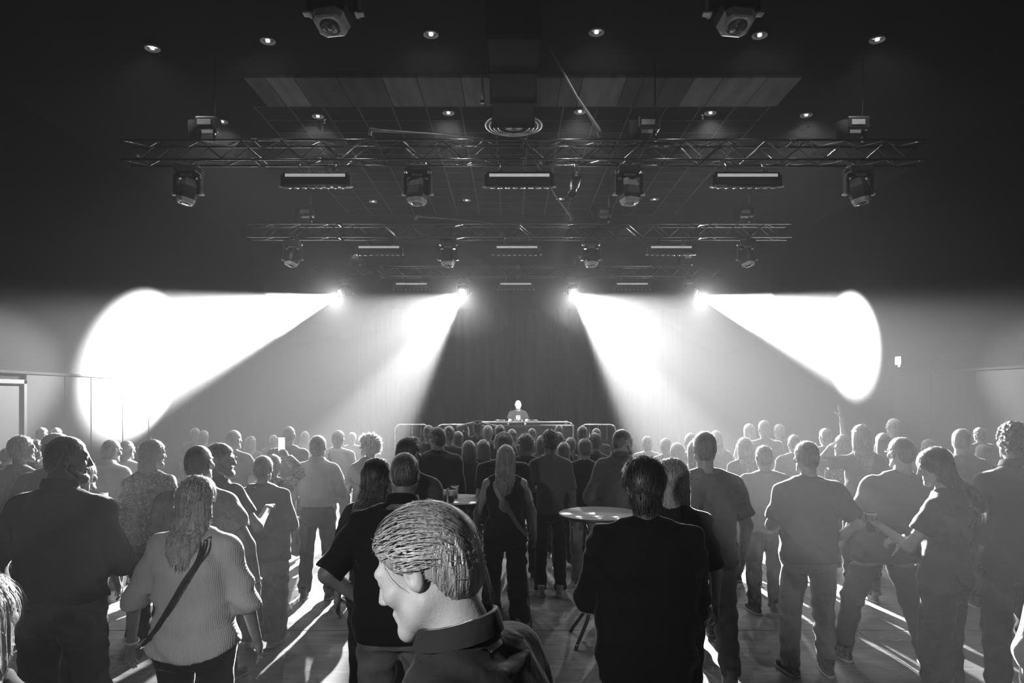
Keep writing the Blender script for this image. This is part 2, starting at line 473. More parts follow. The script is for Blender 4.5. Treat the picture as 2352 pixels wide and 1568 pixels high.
# decks on the table
def deck(name, label, x_, w_, cat, knobs):
    t = thing(name, label, cat, (0.28 + x_, DJY - 0.52, 0.40 + 1.056))
    MB().box((0, 0, 0.045), (w_, 0.36, 0.09), 0.01).build('case', M_CASE, t)
    if knobs == 'platter':
        MB().lathe([(0.12, 0.0), (0.12, 0.02), (0.115, 0.026), (0.0, 0.028)], 28, (0, -0.04, 0.09)).build('jog_wheel', mat('jog_metal', 0.5, 0.25, metal=0.7), t)
        MB().box((0, 0.13, 0.10), (w_ * 0.7, 0.07, 0.02), 0.003).build('display', mat('deck_display', 0.1, 0.2, emit=0.5), t)
    else:
        for r_ in range(3):
            for c_ in range(4):
                MB().lathe([(0.012, 0.0), (0.012, 0.02), (0.009, 0.024)], 10, (-0.12 + 0.08 * c_, 0.12 - 0.07 * r_, 0.09)).build('knob', M_PALE, t)
        for c_ in range(4):
            MB().box((-0.12 + 0.08 * c_, -0.12, 0.10), (0.03, 0.02, 0.02), 0.003).build('fader', M_PALE, t)
    return t
deck('media_player', 'black DJ media player with jog wheel left of the mixer', -0.55, 0.32, 'DJ player', 'platter')
deck('dj_mixer', 'black DJ mixer with knobs in the middle of the DJ table', -0.17, 0.36, 'mixer', 'knobs')
deck('media_player', 'black DJ media player with jog wheel right of the mixer', 0.21, 0.32, 'DJ player', 'platter')
# crowd barriers left and right of the table
def barrier(x0, x1, label, open_end):
    t = thing('crowd_barrier', label, 'barrier', ((x0 + x1) / 2, DJY - 1.0, 0), group='steel barriers in front of the stage')
    h = (x1 - x0) / 2
    zt = 1.48
    MB().tube([(-h, 0, 0.0), (-h, 0, zt - 0.12), (-h + 0.03, 0, zt - 0.04), (-h + 0.11, 0, zt), (h - 0.11, 0, zt), (h - 0.03, 0, zt - 0.04), (h, 0, zt - 0.12), (h, 0, 0)], 0.016).build('frame', mat('bright_rail_steel', 0.7), t)
    MB().tube([(-h, 0, 0.2), (h, 0, 0.2)], 0.014).build('lower_rail', mat('bright_rail_steel', 0.7), t)
    k = int((x1 - x0) / 0.18)
    for q in range(1, k):
        MB().tube([(-h + q * (x1 - x0) / k, 0, 0.2), (-h + q * (x1 - x0) / k, 0, zt - 0.02)], 0.006, 6).build('bar', M_ALU, t)
    return t
barrier(-1.70, -0.98, 'steel crowd barrier with rounded corners left of the DJ table', True)
barrier(-2.65, -1.88, 'steel crowd barrier at the left end, half in the bright beam', True)
barrier(1.55, 2.35, 'steel crowd barrier right of the DJ table', True)
sw = W(1300, 972, 17.6)
t = thing('control_box', 'small pale box on a thin stand right of the DJ table', 'box', (sw.x, 17.6, 0.40))
MB().tube([(0, 0, 0), (0, 0, 1.0)], 0.014).build('stand', M_BLACKMETAL, t)
MB().lathe([(0.16, 0.0), (0.16, 0.015), (0.02, 0.03)], 20).build('base', M_BLACKMETAL, t)
MB().box((0, 0, 1.05), (0.065, 0.05, 0.12), 0.006).build('box_case', M_PALE, t)

# ================================================================ TRUSSES AND STAGE LIGHTS
brace_len = math.hypot(0.30, 0.26)
brace_me = MB().tube([(0, 0, -brace_len / 2), (0, 0, brace_len / 2)], 0.008, 6, cap=False).mesh('brace', M_ALU)
TR_LEN = 12.0
NAMES = ('nearest truss above the camera', 'front truss', 'second truss', 'rear truss')
def make_truss(k):
    t = thing('lighting_truss', 'black box lighting truss across the hall, the %s' % NAMES[k], 'truss', (HX, RIG_Y[k], RIG_Z), group='box trusses across the hall')
    for sy in (-1, 1):
        for sz in (-1, 1):
            MB().tube([(-TR_LEN / 2, sy * 0.145, sz * 0.145), (TR_LEN / 2, sy * 0.145, sz * 0.145)], 0.018, 8).build('chord', M_ALU, t)
    nb = int(TR_LEN / 0.30)
    for i in range(nb):
        x_ = -TR_LEN / 2 + 0.15 + 0.30 * i
        s = 1 if i % 2 else -1
        an = math.atan2(0.30, 0.26) * s
        for (yy, zz, face) in ((-0.145, 0, 'v'), (0.145, 0, 'v'), (0, 0.145, 'h'), (0, -0.145, 'h')):
            o = add_obj('brace', brace_me, t)
            o.location = (x_, yy, zz)
            o.rotation_euler = (0, an, 0) if face == 'v' else (math.pi / 2, 0, an)
    for xx in (-4.0, 0.0, 4.0):
        c = MB()
        for sy in (-1, 1):
            for sz in (-1, 1):
                c.tube([(xx - 0.05, sy * 0.145, sz * 0.145), (xx + 0.05, sy * 0.145, sz * 0.145)], 0.026, 8)
        c.box((xx, 0, 0.145), (0.02, 0.29, 0.03)).box((xx, 0, -0.145), (0.02, 0.29, 0.03))
        c.build('connector', M_BLACKMETAL, t)
    return t
for k in range(4):
    make_truss(k)

def make_head(k, i, aim):
    """moving head spotlight: base and clamps at the truss, yoke, tilting head"""
    px = ('far left', 'inner left', 'inner right', 'far right')[i]
    t = thing('moving_head_spotlight', 'black moving head spotlight hanging at the %s of the %s' % (px, NAMES[k]), 'spotlight', (RIG_X[i], RIG_Y[k], RIG_Z - 0.17), group='moving head spotlights on the trusses')
    for s in (-1, 1):
        MB().tube([(s * 0.10, 0.145, 0.06), (s * 0.10, 0.10, 0.0), (s * 0.10, 0.0, -0.03)], 0.018).box((s * 0.10, 0.145, 0.03), (0.04, 0.06, 0.05), 0.01).build('clamp', M_STEEL if False else M_BLACKMETAL, t)
    MB().box((0, 0, -0.095), (0.34, 0.30, 0.11), 0.02).build('base', M_CASE, t)
    for s in (-1, 1):
        MB().tube([(s * 0.18, -0.10, -0.11), (s * 0.20, 0.0, -0.11), (s * 0.18, 0.10, -0.11)], 0.012).build('carry_handle', M_BLACKMETAL, t)
    yoke = MB().box((0, 0, -0.185), (0.40, 0.13, 0.06), 0.015).build('yoke', M_CASE, t)
    MB().box((0, -0.075, -0.178), (0.17, 0.02, 0.035), 0.004).build('label_plate', M_PALE, yoke)
    for s in (-1, 1):
        MB().box((s * 0.185, 0, -0.335), (0.045, 0.12, 0.27), 0.015).build('yoke_arm', M_CASE, yoke)
        MB().box((s * 0.215, -0.01, -0.46), (0.05, 0.07, 0.025), 0.006).build('arm_cap', M_PALE, yoke)
    # head: lofted body along its own -Z (light comes out at -Z)
    q = Vector(aim).to_track_quat('-Z', 'Y').to_matrix().to_4x4()
    mt = Matrix.Translation((0, 0, -0.38)) @ q
    def ring(w_, d_, z_, c_=0.35):
        a, b_ = w_ / 2, d_ / 2
        return [(-a, -b_ + b_ * c_, z_), (-a + a * c_, -b_, z_), (a - a * c_, -b_, z_), (a, -b_ + b_ * c_, z_), (a, b_ - b_ * c_, z_), (a - a * c_, b_, z_), (-a + a * c_, b_, z_), (-a, b_ - b_ * c_, z_)]
    hd = MB().loft([ring(0.16, 0.14, 0.17), ring(0.25, 0.22, 0.14), ring(0.29, 0.27, 0.02), ring(0.29, 0.27, -0.10), ring(0.26, 0.25, -0.16)], False, mt).build('head', M_CASE, t)
    MB().loft([ring(0.262, 0.252, -0.155), ring(0.23, 0.22, -0.215), ring(0.19, 0.19, -0.225)], False, mt).build('front_bezel', mat('grey_bezel', 0.6, 0.4), hd)
    for s in range(4):
        MB().box((0, -0.135, 0.0 - 0.028 * s), (0.20, 0.012, 0.012), mtx=mt).build('cooling_fin', M_BLACKMETAL, hd)
    lens_m = mat('lit_lens', 0.9, 0.2, emit=8.0) if k == 3 else M_GLASS
    MB().lathe([(0.0, -0.235), (0.05, -0.233), (0.085, -0.224), (0.085, -0.215)], 24, mtx=mt).build('lens', lens_m, hd)
    return t
for k in range(4):
    for i in range(4):
        if k == 3:
            aim = BEAMS[i][1]
        else:
            aim = Vector(((-0.16, -0.05, 0.05, 0.16)[i], -0.12 if k == 1 else (-0.3 if k == 0 else -0.2), -1)).normalized()
        make_head(k, i, aim)

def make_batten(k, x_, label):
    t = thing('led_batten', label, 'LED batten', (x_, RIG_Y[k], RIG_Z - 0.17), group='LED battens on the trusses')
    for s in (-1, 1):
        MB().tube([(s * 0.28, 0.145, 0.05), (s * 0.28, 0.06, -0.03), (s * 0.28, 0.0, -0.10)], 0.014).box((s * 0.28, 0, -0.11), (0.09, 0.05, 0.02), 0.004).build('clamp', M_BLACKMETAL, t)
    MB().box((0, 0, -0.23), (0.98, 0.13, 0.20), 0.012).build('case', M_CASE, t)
    MB().box((0, -0.069, -0.185), (0.90, 0.012, 0.045), 0.003).build('front_strip', mat('pale_strip_painted_glow', 0.50, 0.5, emit=0.28), t)  # weak emission painted in for the reflection on the strip
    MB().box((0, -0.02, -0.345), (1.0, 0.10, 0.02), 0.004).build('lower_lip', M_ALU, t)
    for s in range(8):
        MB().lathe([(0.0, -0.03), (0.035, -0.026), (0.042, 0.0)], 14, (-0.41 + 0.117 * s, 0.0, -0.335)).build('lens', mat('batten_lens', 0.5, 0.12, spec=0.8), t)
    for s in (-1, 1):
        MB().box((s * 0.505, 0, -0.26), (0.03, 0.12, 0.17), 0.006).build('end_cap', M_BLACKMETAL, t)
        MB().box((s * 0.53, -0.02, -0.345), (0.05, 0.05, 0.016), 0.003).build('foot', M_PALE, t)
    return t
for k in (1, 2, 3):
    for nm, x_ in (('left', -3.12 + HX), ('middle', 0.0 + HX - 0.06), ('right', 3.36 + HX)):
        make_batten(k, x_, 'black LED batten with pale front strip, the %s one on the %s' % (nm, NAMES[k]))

def make_hoist(k, x_, label):
    t = thing('chain_hoist', label, 'hoist', (x_, RIG_Y[k] - 0.02, RIG_Z + 0.16), group='chain hoists holding the trusses')
    MB().box((0, 0, 0.26), (0.34, 0.20, 0.20), 0.03).build('motor', M_CASE, t)
    MB().box((-0.02, -0.106, 0.26), (0.20, 0.012, 0.08), 0.003).build('label_plate', M_PALE, t)
    MB().tube([(0.10, 0, 0.0), (0.10, 0, 0.17)], 0.03).build('hook', M_STEEL, t)
    z0, z1 = 0.36, ZC - RIG_Z - 0.17
    MB().tube([(0.1, 0, z0), (0.1, 0, z1)], 0.011, 6).build('chain', M_ALU, t)
    MB().lathe([(0.02, -0.28), (0.09, -0.26), (0.10, 0.0)], 14, (-0.20, 0, 0.30)).build('chain_bag', mat('black_cloth_drape', 0.015), t)
for k in (0, 1, 2, 3):
    for x_, nm in ((-4.57, 'left'), (2.05, 'middle right'), (5.18, 'right')):
        make_hoist(k, x_, 'chain hoist with pale plate, %s one above the %s' % (nm, NAMES[k]))
def make_cable(k):
    d = RIG_Y[k]
    s = 1.0
    a = [(-2.15, d, 6.05), (-2.12, d - 0.02, 6.13), (-2.0, d - 0.05, 6.10), (-1.2, d - 0.1, 6.03), (-0.42, d - 0.12, 5.95)]
    t = tag(MB().tube(a, [0.03, 0.035, 0.02, 0.012, 0.008]).build('power_cable', mat('grey_cable', 0.3, 0.4)), 'loose grey cable lying over the left half of the %s' % NAMES[k], 'cable', 'cables over the trusses')
    b = [(1.33, d - 0.02, 6.02), (1.30, d - 0.05, 6.12), (0.95, d - 0.3, 6.50), (0.48, d - 0.64, 7.14)]
    tag(MB().tube(b, [0.035, 0.03, 0.016, 0.016]).build('power_cable', mat('grey_cable', 0.3)), 'grey cable slanting from the ceiling to the right half of the %s' % NAMES[k], 'cable', 'cables over the trusses')
for k in (1, 2):
    make_cable(k)
# profile spotlight on the second truss that lights the DJ's face
pl = thing('profile_spotlight', 'small black profile spotlight under the front truss aimed at the DJ', 'spotlight', (0.95, RIG_Y[1], RIG_Z - 0.17))
DJP = Vector((0.15, DJY, 1.75))
PLP = Vector((0.95, RIG_Y[1], RIG_Z - 0.45))
aim = (DJP - PLP).normalized()
mt = Matrix.Translation((0, 0, -0.28)) @ aim.to_track_quat('-Z', 'Y').to_matrix().to_4x4()
MB().tube([(0, 0.145, 0.05), (0, 0.05, -0.05), (0, 0, -0.14)], 0.014).build('clamp', M_BLACKMETAL, pl)
MB().lathe([(0.06, 0.16), (0.075, 0.14), (0.075, -0.05), (0.055, -0.06), (0.055, -0.2), (0.07, -0.21), (0.07, -0.24)], 20, mtx=mt, capt=False).build('barrel', M_CASE, pl)
MB().lathe([(0.0, -0.205), (0.05, -0.2)], 20, mtx=mt).build('lens', mat('lit_small_lens', 0.9, 0.2, emit=3.0), pl)
spot('dj_key_lamp', PLP + aim * 0.27, aim, R(4.5), 5000, 0.5, 0.04)


# ================================================================ THICKER SMOKE ROUND THE REAR FIXTURES
def smoke_mat(dens):
    m = bpy.data.materials.new('thick_smoke')
    m.use_nodes = True
    nt = m.node_tree
    nt.nodes.remove(nt.nodes['Principled BSDF'])
    v = nt.nodes.new('ShaderNodeVolumeScatter')
    v.inputs['Color'].default_value = (1, 1, 1, 1)
    v.inputs['Density'].default_value = dens
    v.inputs['Anisotropy'].default_value = 0.3
    nt.links.new(v.outputs[0], nt.nodes['Material Output'].inputs['Volume'])
    return m
M_SMOKE = smoke_mat(0.014)
for i in range(4):
    bm = bmesh.new()
    bmesh.ops.create_icosphere(bm, subdivisions=4, radius=1.0)
    for v in bm.verts:
        q = v.co
        k = 1 + 0.10 * math.sin(3.1 * q.x + 2.3 * q.z + i) + 0.07 * math.sin(5.3 * q.y - 4.1 * q.z + 2 * i) + 0.05 * math.sin(8.2 * q.z + 6.7 * q.x + i)
        v.co = Vector((q.x * 1.75 * k, q.y * 1.3 * k, q.z * 1.45 * k))
    me = bpy.data.meshes.new('smoke_puff')
    bm.to_mesh(me); bm.free()
    o = add_obj('smoke_puff', me, None, M_SMOKE)
    o.location = (RIG_X[i] + (-0.35, -0.25, 0.25, 0.35)[i], RIG_Y[3] - 1.2, 4.95)
    tag(o, 'glowing puff of smoke around the %s beam spotlight of the rear truss' % ('far left', 'inner left', 'inner right', 'far right')[i], 'smoke', 'puffs of smoke at the rear spotlights', 'stuff')
# ================================================================ PEOPLE: signed distance fields meshed with surface nets
def smin(a, b, k):
    if k <= 0:
        return np.minimum(a, b)
    h = np.maximum(k - np.abs(a - b), 0) / k
    return np.minimum(a, b) - h * h * k * 0.25

class Grid:
    def __init__(s, lo, hi, h):
        s.lo = np.array(lo, np.float32); s.h = float(h)
        n = np.maximum(((np.array(hi) - np.array(lo)) / h).astype(int) + 2, 4)
        s.n = n
        s.ax = [(s.lo[i] + np.arange(n[i]) * h).astype(np.float32) for i in range(3)]
        s.F = np.full(n, 1.0, np.float32)
    def sub(s, lo, hi):
        sl, ax = [], []
        for i in range(3):
            a = int(max(0, math.floor((lo[i] - s.lo[i]) / s.h)))
            b = int(min(s.n[i], math.ceil((hi[i] - s.lo[i]) / s.h) + 1))
            if b <= a:
                return None
            sl.append(slice(a, b)); ax.append(s.ax[i][a:b])
        return tuple(sl), ax[0][:, None, None], ax[1][None, :, None], ax[2][None, None, :]
    def put(s, sl, d, k, op='u'):
        if op == 'u':
            s.F[sl] = smin(s.F[sl], d, k)
        else:                                   # smooth subtraction
            s.F[sl] = -smin(-s.F[sl], d, k)
    def cone(s, a, b, ra, rb, k=0.02, cut=None, op='u', sq=None):
        a = np.array(a, np.float32); b = np.array(b, np.float32)
        m = max(ra, rb) + k + 3 * s.h
        q = s.sub(np.minimum(a, b) - m, np.maximum(a, b) + m)
        if q is None: return
        sl, X, Y, Z = q
        ba = b - a
        L2 = float(ba.dot(ba)) + 1e-9
        px, py, pz = X - a[0], Y - a[1], Z - a[2]
        t = np.clip((px * ba[0] + py * ba[1] + pz * ba[2]) / L2, 0, 1)
        d = np.sqrt((px - t * ba[0]) ** 2 + (py - t * ba[1]) ** 2 + (pz - t * ba[2]) ** 2) - (ra + (rb - ra) * t)
        if cut is not None:                     # plane through point cut[0], keep the side against cut[1]
            c, nn = cut
            d = np.maximum(d, (X - c[0]) * nn[0] + (Y - c[1]) * nn[1] + (Z - c[2]) * nn[2])
        s.put(sl, d, k, op)
    def ell(s, c, r, k=0.02, op='u', M=None):
        r = np.array(r, np.float32)
        m = (max(r) if M is not None else r) + k + 3 * s.h
        q = s.sub(np.array(c) - m, np.array(c) + m)
        if q is None: return
        sl, X, Y, Z = q
        px, py, pz = X - c[0], Y - c[1], Z - c[2]
        if M is not None:
            px, py, pz = [M[0][i] * px + M[1][i] * py + M[2][i] * pz for i in range(3)]
        k0 = np.sqrt((px / r[0]) ** 2 + (py / r[1]) ** 2 + (pz / r[2]) ** 2)
        k1 = np.sqrt((px / r[0] ** 2) ** 2 + (py / r[1] ** 2) ** 2 + (pz / r[2] ** 2) ** 2) + 1e-6
        d = k0 * (k0 - 1) / k1
        s.put(sl, d, k, op)
    def loft(s, prof, k=0.02, e=2.4, cuty=None):
        """prof rows: z, half width, half depth, centre x, centre y"""
        P = np.array(sorted(prof), np.float32)
        m = k + 3 * s.h
        lo = (float((P[:, 3] - P[:, 1]).min()) - m, float((P[:, 4] - P[:, 2]).min()) - m, float(P[0, 0]) - m)
        hi = (float((P[:, 3] + P[:, 1]).max()) + m, float((P[:, 4] + P[:, 2]).max()) + m, float(P[-1, 0]) + m)
        q = s.sub(lo, hi)
        if q is None: return
        sl, X, Y, Z = q
        z1 = Z[0, 0]
        A, B, CX, CY = [np.interp(z1, P[:, 0], P[:, i]).astype(np.float32)[None, None, :] for i in (1, 2, 3, 4)]
        rho = ((np.abs(X - CX) / A) ** e + (np.abs(Y - CY) / B) ** e) ** (1.0 / e)
        d = (rho - 1) * np.minimum(A, B)
        d = np.maximum(d, np.maximum(Z - P[-1, 0], P[0, 0] - Z))
        if cuty is not None:
            d = np.maximum(d, cuty(X, Y, Z))
        s.put(sl, d, k)
    def apply(s, fn):
        s.F = fn(s.F, s.ax[0][:, None, None], s.ax[1][None, :, None], s.ax[2][None, None, :]).astype(np.float32)
    def folds(s, amp, seed, wl=0.13):
        r = np.random.default_rng(seed)
        X, Y, Z = s.ax[0][:, None, None], s.ax[1][None, :, None], s.ax[2][None, None, :]
        k = 2 * math.pi / wl
        a = r.uniform(0, 6.28, 6)
        w = 0.6 * np.sin(9 * X + 7 * Z + a[0]) + 0.5 * np.sin(8 * Y - 9 * Z + a[1])
        f = np.sin(k * (0.45 * X + 0.9 * Z + 0.3 * Y) + 2.2 * w + a[2]) * np.sin(k * (0.35 * X - 0.22 * Z - 0.4 * Y) + 1.5 * w + a[3])
        f = f + 0.6 * np.sin(k * (-0.7 * X + 0.75 * Z + 0.4 * Y) * 0.8 + 2.0 * w + a[4]) * np.sin(k * 0.35 * (X + Z + Y) + a[5])
        f = f + 0.9 * (0.5 - np.abs(np.sin(0.5 * k * (0.5 * X + 0.7 * Z - 0.5 * Y) + 2.6 * w + a[1])))
        s.F = (s.F - amp * (0.55 * f + 0.35)).astype(np.float32)
    def mesh(s):
        F = s.F
        ins = F < 0
        n = F.shape
        c = ins[:-1, :-1, :-1].astype(np.int8)
        tot = np.zeros([q - 1 for q in n], np.int8)
        for dx in (0, 1):
            for dy in (0, 1):
                for dz in (0, 1):
                    tot += ins[dx:n[0] - 1 + dx, dy:n[1] - 1 + dy, dz:n[2] - 1 + dz]
        act = (tot > 0) & (tot < 8)
        idx = np.argwhere(act)
        if len(idx) == 0:
            return np.zeros((0, 3), np.float32), np.zeros((0, 4), np.int32)
        vid = np.full(act.shape, -1, np.int32)
        vid[act] = np.arange(len(idx))
        corners = [(dx, dy, dz) for dx in (0, 1) for dy in (0, 1) for dz in (0, 1)]
        val = {cn: F[idx[:, 0] + cn[0], idx[:, 1] + cn[1], idx[:, 2] + cn[2]] for cn in corners}
        acc = np.zeros((len(idx), 3), np.float32); cnt = np.zeros(len(idx), np.float32)
        for cn in corners:
            for axn in range(3):
                if cn[axn] == 0:
                    c2 = list(cn); c2[axn] = 1; c2 = tuple(c2)
                    a, b = val[cn], val[c2]
                    x = (a < 0) != (b < 0)
                    t = np.where(x, a / np.where(x, a - b, 1), 0)
                    p = np.tile(np.array(cn, np.float32), (len(idx), 1))
                    p[:, axn] = t
                    acc += p * x[:, None]; cnt += x
        V = (idx + acc / cnt[:, None]) * s.h + s.lo
        Q = []
        for axn in range(3):
            u, v = [(1, 2), (2, 0), (0, 1)][axn]
            sl0 = [slice(None)] * 3; sl1 = [slice(None)] * 3
            sl0[axn] = slice(0, n[axn] - 1); sl1[axn] = slice(1, n[axn])
            a, b = ins[tuple(sl0)], ins[tuple(sl1)]
            ch = a != b
            ch_i = [slice(None)] * 3
            ch_i[u] = slice(1, n[u] - 1); ch_i[v] = slice(1, n[v] - 1)
            mask = np.zeros_like(ch); mask[tuple(ch_i)] = ch[tuple(ch_i)]
            e = np.argwhere(mask)
            if len(e) == 0: continue
            fl = a[mask]
            def cell(du, dv):
                q = e.copy(); q[:, u] -= du; q[:, v] -= dv
                return vid[q[:, 0], q[:, 1], q[:, 2]]
            q4 = np.stack([cell(1, 1), cell(0, 1), cell(0, 0), cell(1, 0)], 1)
            q4[~fl] = q4[~fl][:, ::-1]
            Q.append(q4)
        return V.astype(np.float32), np.concatenate(Q).astype(np.int32)

def np_mesh(name, parts, m):
    """parts: list of (V, Q) joined into one mesh"""
    vs, qs, off = [], [], 0
    for V, Q in parts:
        if len(V) == 0: continue
        vs.append(V); qs.append(Q + off); off += len(V)
    V = np.concatenate(vs); Q = np.concatenate(qs)
    me = bpy.data.meshes.new(name)
    me.vertices.add(len(V)); me.vertices.foreach_set('co', V.ravel())
    me.loops.add(Q.size); me.loops.foreach_set('vertex_index', Q.ravel())
    me.polygons.add(len(Q))
    me.polygons.foreach_set('loop_start', np.arange(0, Q.size, 4, dtype=np.int32))
    me.polygons.foreach_set('use_smooth', np.ones(len(Q), bool))
    me.update(calc_edges=True)
    me.materials.append(m)
    return me

def xf(V, M):
    A = np.array(M, np.float32)
    return (V @ A[:3, :3].T + A[:3, 3]).astype(np.float32)

# ---------------------------------------------------------------- head prototypes (face to +Y, origin at the middle of the head, height 0.235)
def head_proto(h, female=False, old=False):
    g = Grid((-0.10, -0.13, -0.20), (0.10, 0.15, 0.14), h)
    g.ell((0, -0.012, 0.035), (0.074, 0.096, 0.084), 0.02)
    g.ell((0, 0.028, -0.03), (0.060, 0.064, 0.080), 0.03)
    jw = 0.046 if female else 0.054
    for s_ in (-1, 1):
        g.cone((s_ * jw, 0.0, -0.055), (s_ * 0.018, 0.075, -0.098), 0.020, 0.018, 0.03)     # jaw
        g.ell((s_ * 0.042, 0.066, -0.018), (0.022, 0.022, 0.022), 0.02)                      # cheek
    g.cone((-0.012, 0.080, -0.100), (0.012, 0.080, -0.100), 0.018, 0.018, 0.02)             # chin
    g.cone((-0.036, 0.078, 0.030), (0.036, 0.078, 0.030), 0.014, 0.014, 0.015)              # brow
    for s_ in (-1, 1):
        g.ell((s_ * 0.033, 0.100, 0.010), (0.017, 0.014, 0.012), 0.012, 's')                # eye sockets
        g.ell((s_ * 0.032, 0.080, 0.010), (0.0125, 0.0125, 0.0125), 0.004)                  # eyeball and lid
        g.cone((s_ * 0.018, 0.089, 0.017), (s_ * 0.045, 0.082, 0.015), 0.004, 0.004, 0.006)
    g.cone((0, 0.090, 0.022), (0, 0.112, -0.022), 0.008, 0.011, 0.012)                      # nose
    for s_ in (-1, 1):
        g.ell((s_ * 0.012, 0.102, -0.026), (0.008, 0.010, 0.008), 0.008)
    g.cone((-0.020, 0.088, -0.057), (0.020, 0.088, -0.057), 0.007, 0.007, 0.008)            # lips
    g.cone((-0.017, 0.088, -0.069), (0.017, 0.088, -0.069), 0.007, 0.007, 0.008)
    g.cone((-0.026, 0.100, -0.063), (0.026, 0.100, -0.063), 0.002, 0.002, 0.004, op='s')
    for s_ in (-1, 1):                                                                      # ears
        g.ell((s_ * 0.079, -0.006, -0.002), (0.010, 0.020, 0.032), 0.008)
        g.ell((s_ * 0.088, -0.002, 0.002), (0.006, 0.010, 0.018), 0.004, 's')
    nr = 0.048 if female else 0.058
    g.cone((0, -0.022, -0.05), (0, -0.030, -0.20), nr, nr + 0.004, 0.03)                    # neck
    return g.mesh()
HEADS = {('m', 0): head_proto(0.0042), ('f', 0): head_proto(0.0042, True), ('m', 1): head_proto(0.010), ('f', 1): head_proto(0.010, True)}
def hand_proto(h, curl, thumb=0.2, spread=0.0):
    g = Grid((-0.10, -0.07, -0.21), (0.04, 0.10, 0.04), h)
    g.ell((0, 0, -0.048), (0.017, 0.040, 0.050), 0.012)
    g.cone((0, 0, 0.03), (0, 0, -0.03), 0.026, 0.024, 0.02)
    for y, L in ((0.031, 0.072), (0.011, 0.082), (-0.010, 0.076), (-0.029, 0.060)):
        p = np.array((0, y, -0.085)); a = curl * 0.5
        r = 0.0088
        for f in (0.45, 0.32, 0.26):
            q = p + np.array((-math.sin(a), spread * y * 2, -math.cos(a))) * L * f
            g.cone(p, q, r, r * 0.92, 0.006)
            p = q; a += curl; r *= 0.92
    p = np.array((-0.004, 0.030, -0.025)); q = p + np.array((-0.022 - thumb * 0.05, 0.026, -0.030)); w = q + np.array((-0.012 - thumb * 0.06, 0.004, -0.030))
    g.cone(p, q, 0.014, 0.011, 0.012); g.cone(q, w, 0.011, 0.008, 0.006)
    return g.mesh()
HANDS = {('relax', 0): hand_proto(0.0038, 0.38), ('grip', 0): hand_proto(0.0038, 0.85, 0.6), ('fist', 0): hand_proto(0.0038, 1.35, 0.5), ('flat', 0): hand_proto(0.0038, 0.12, 0.1, 0.4)}
for k_ in ('relax', 'grip', 'fist', 'flat'):
    c_ = {'relax': 0.38, 'grip': 0.85, 'fist': 1.35, 'flat': 0.12}[k_]
    HANDS[(k_, 1)] = hand_proto(0.0075, c_)
# shoe prototype (toe to +Y, sole on z = 0)
def shoe_proto(h):
    g = Grid((-0.07, -0.14, -0.02), (0.07, 0.22, 0.17), h)
    g.loft([(0.018, 0.045, 0.140, 0, 0.03), (0.05, 0.043, 0.135, 0, 0.03), (0.075, 0.038, 0.095, 0, -0.005), (0.095, 0.036, 0.066, 0, -0.04), (0.125, 0.038, 0.058, 0, -0.05)], 0.01, 2.5)
    g.folds(0.002, 5, 0.05)
    u = g.mesh()
    g = Grid((-0.07, -0.14, -0.02), (0.07, 0.22, 0.06), h)
    g.loft([(0.001, 0.047, 0.146, 0, 0.03), (0.024, 0.049, 0.148, 0, 0.03)], 0.004, 2.6)
    return u, g.mesh()
SHOE_U, SHOE_S = shoe_proto(0.006)

# ---------------------------------------------------------------- cloth, skin and hair materials
def M_skin(v=0.30):
    return mat('skin_%03d' % int(v * 1000), v, 0.5, var=0.15, scale=20, bump=0.08, bscale=150)
def M_hair(v):
    return mat('hair_%03d' % int(v * 1000), v, 0.40, var=0.7, scale=90, bump=0.6, bscale=160, stretch=(1, 1, 0.05), spec=1.0, sheen=1.0)
def M_strand(v):
    name = 'loose_hair_%03d' % int(v * 1000)
    if name in MATS: return MATS[name]
    m = bpy.data.materials.new(name); m.use_nodes = True
    nt = m.node_tree
    nt.nodes.remove(nt.nodes['Principled BSDF'])
    nz = nt.nodes.new('ShaderNodeTexNoise'); nz.inputs['Scale'].default_value = 40
    mr = nt.nodes.new('ShaderNodeMapRange'); c = min(0.85, 0.25 + 1.2 * v)
    mr.inputs[3].default_value = c * 0.7; mr.inputs[4].default_value = c
    nt.links.new(nz.outputs[0], mr.inputs[0])
    a = nt.nodes.new('ShaderNodeBsdfTranslucent'); b = nt.nodes.new('ShaderNodeBsdfDiffuse'); mx = nt.nodes.new('ShaderNodeMixShader')
    mx.inputs[0].default_value = 0.2
    b.inputs['Color'].default_value = (v, v, v, 1)
    nt.links.new(mr.outputs[0], a.inputs['Color'])
    nt.links.new(a.outputs[0], mx.inputs[1]); nt.links.new(b.outputs[0], mx.inputs[2])
    nt.links.new(mx.outputs[0], nt.nodes['Material Output'].inputs['Surface'])
    MATS[name] = m
    return m
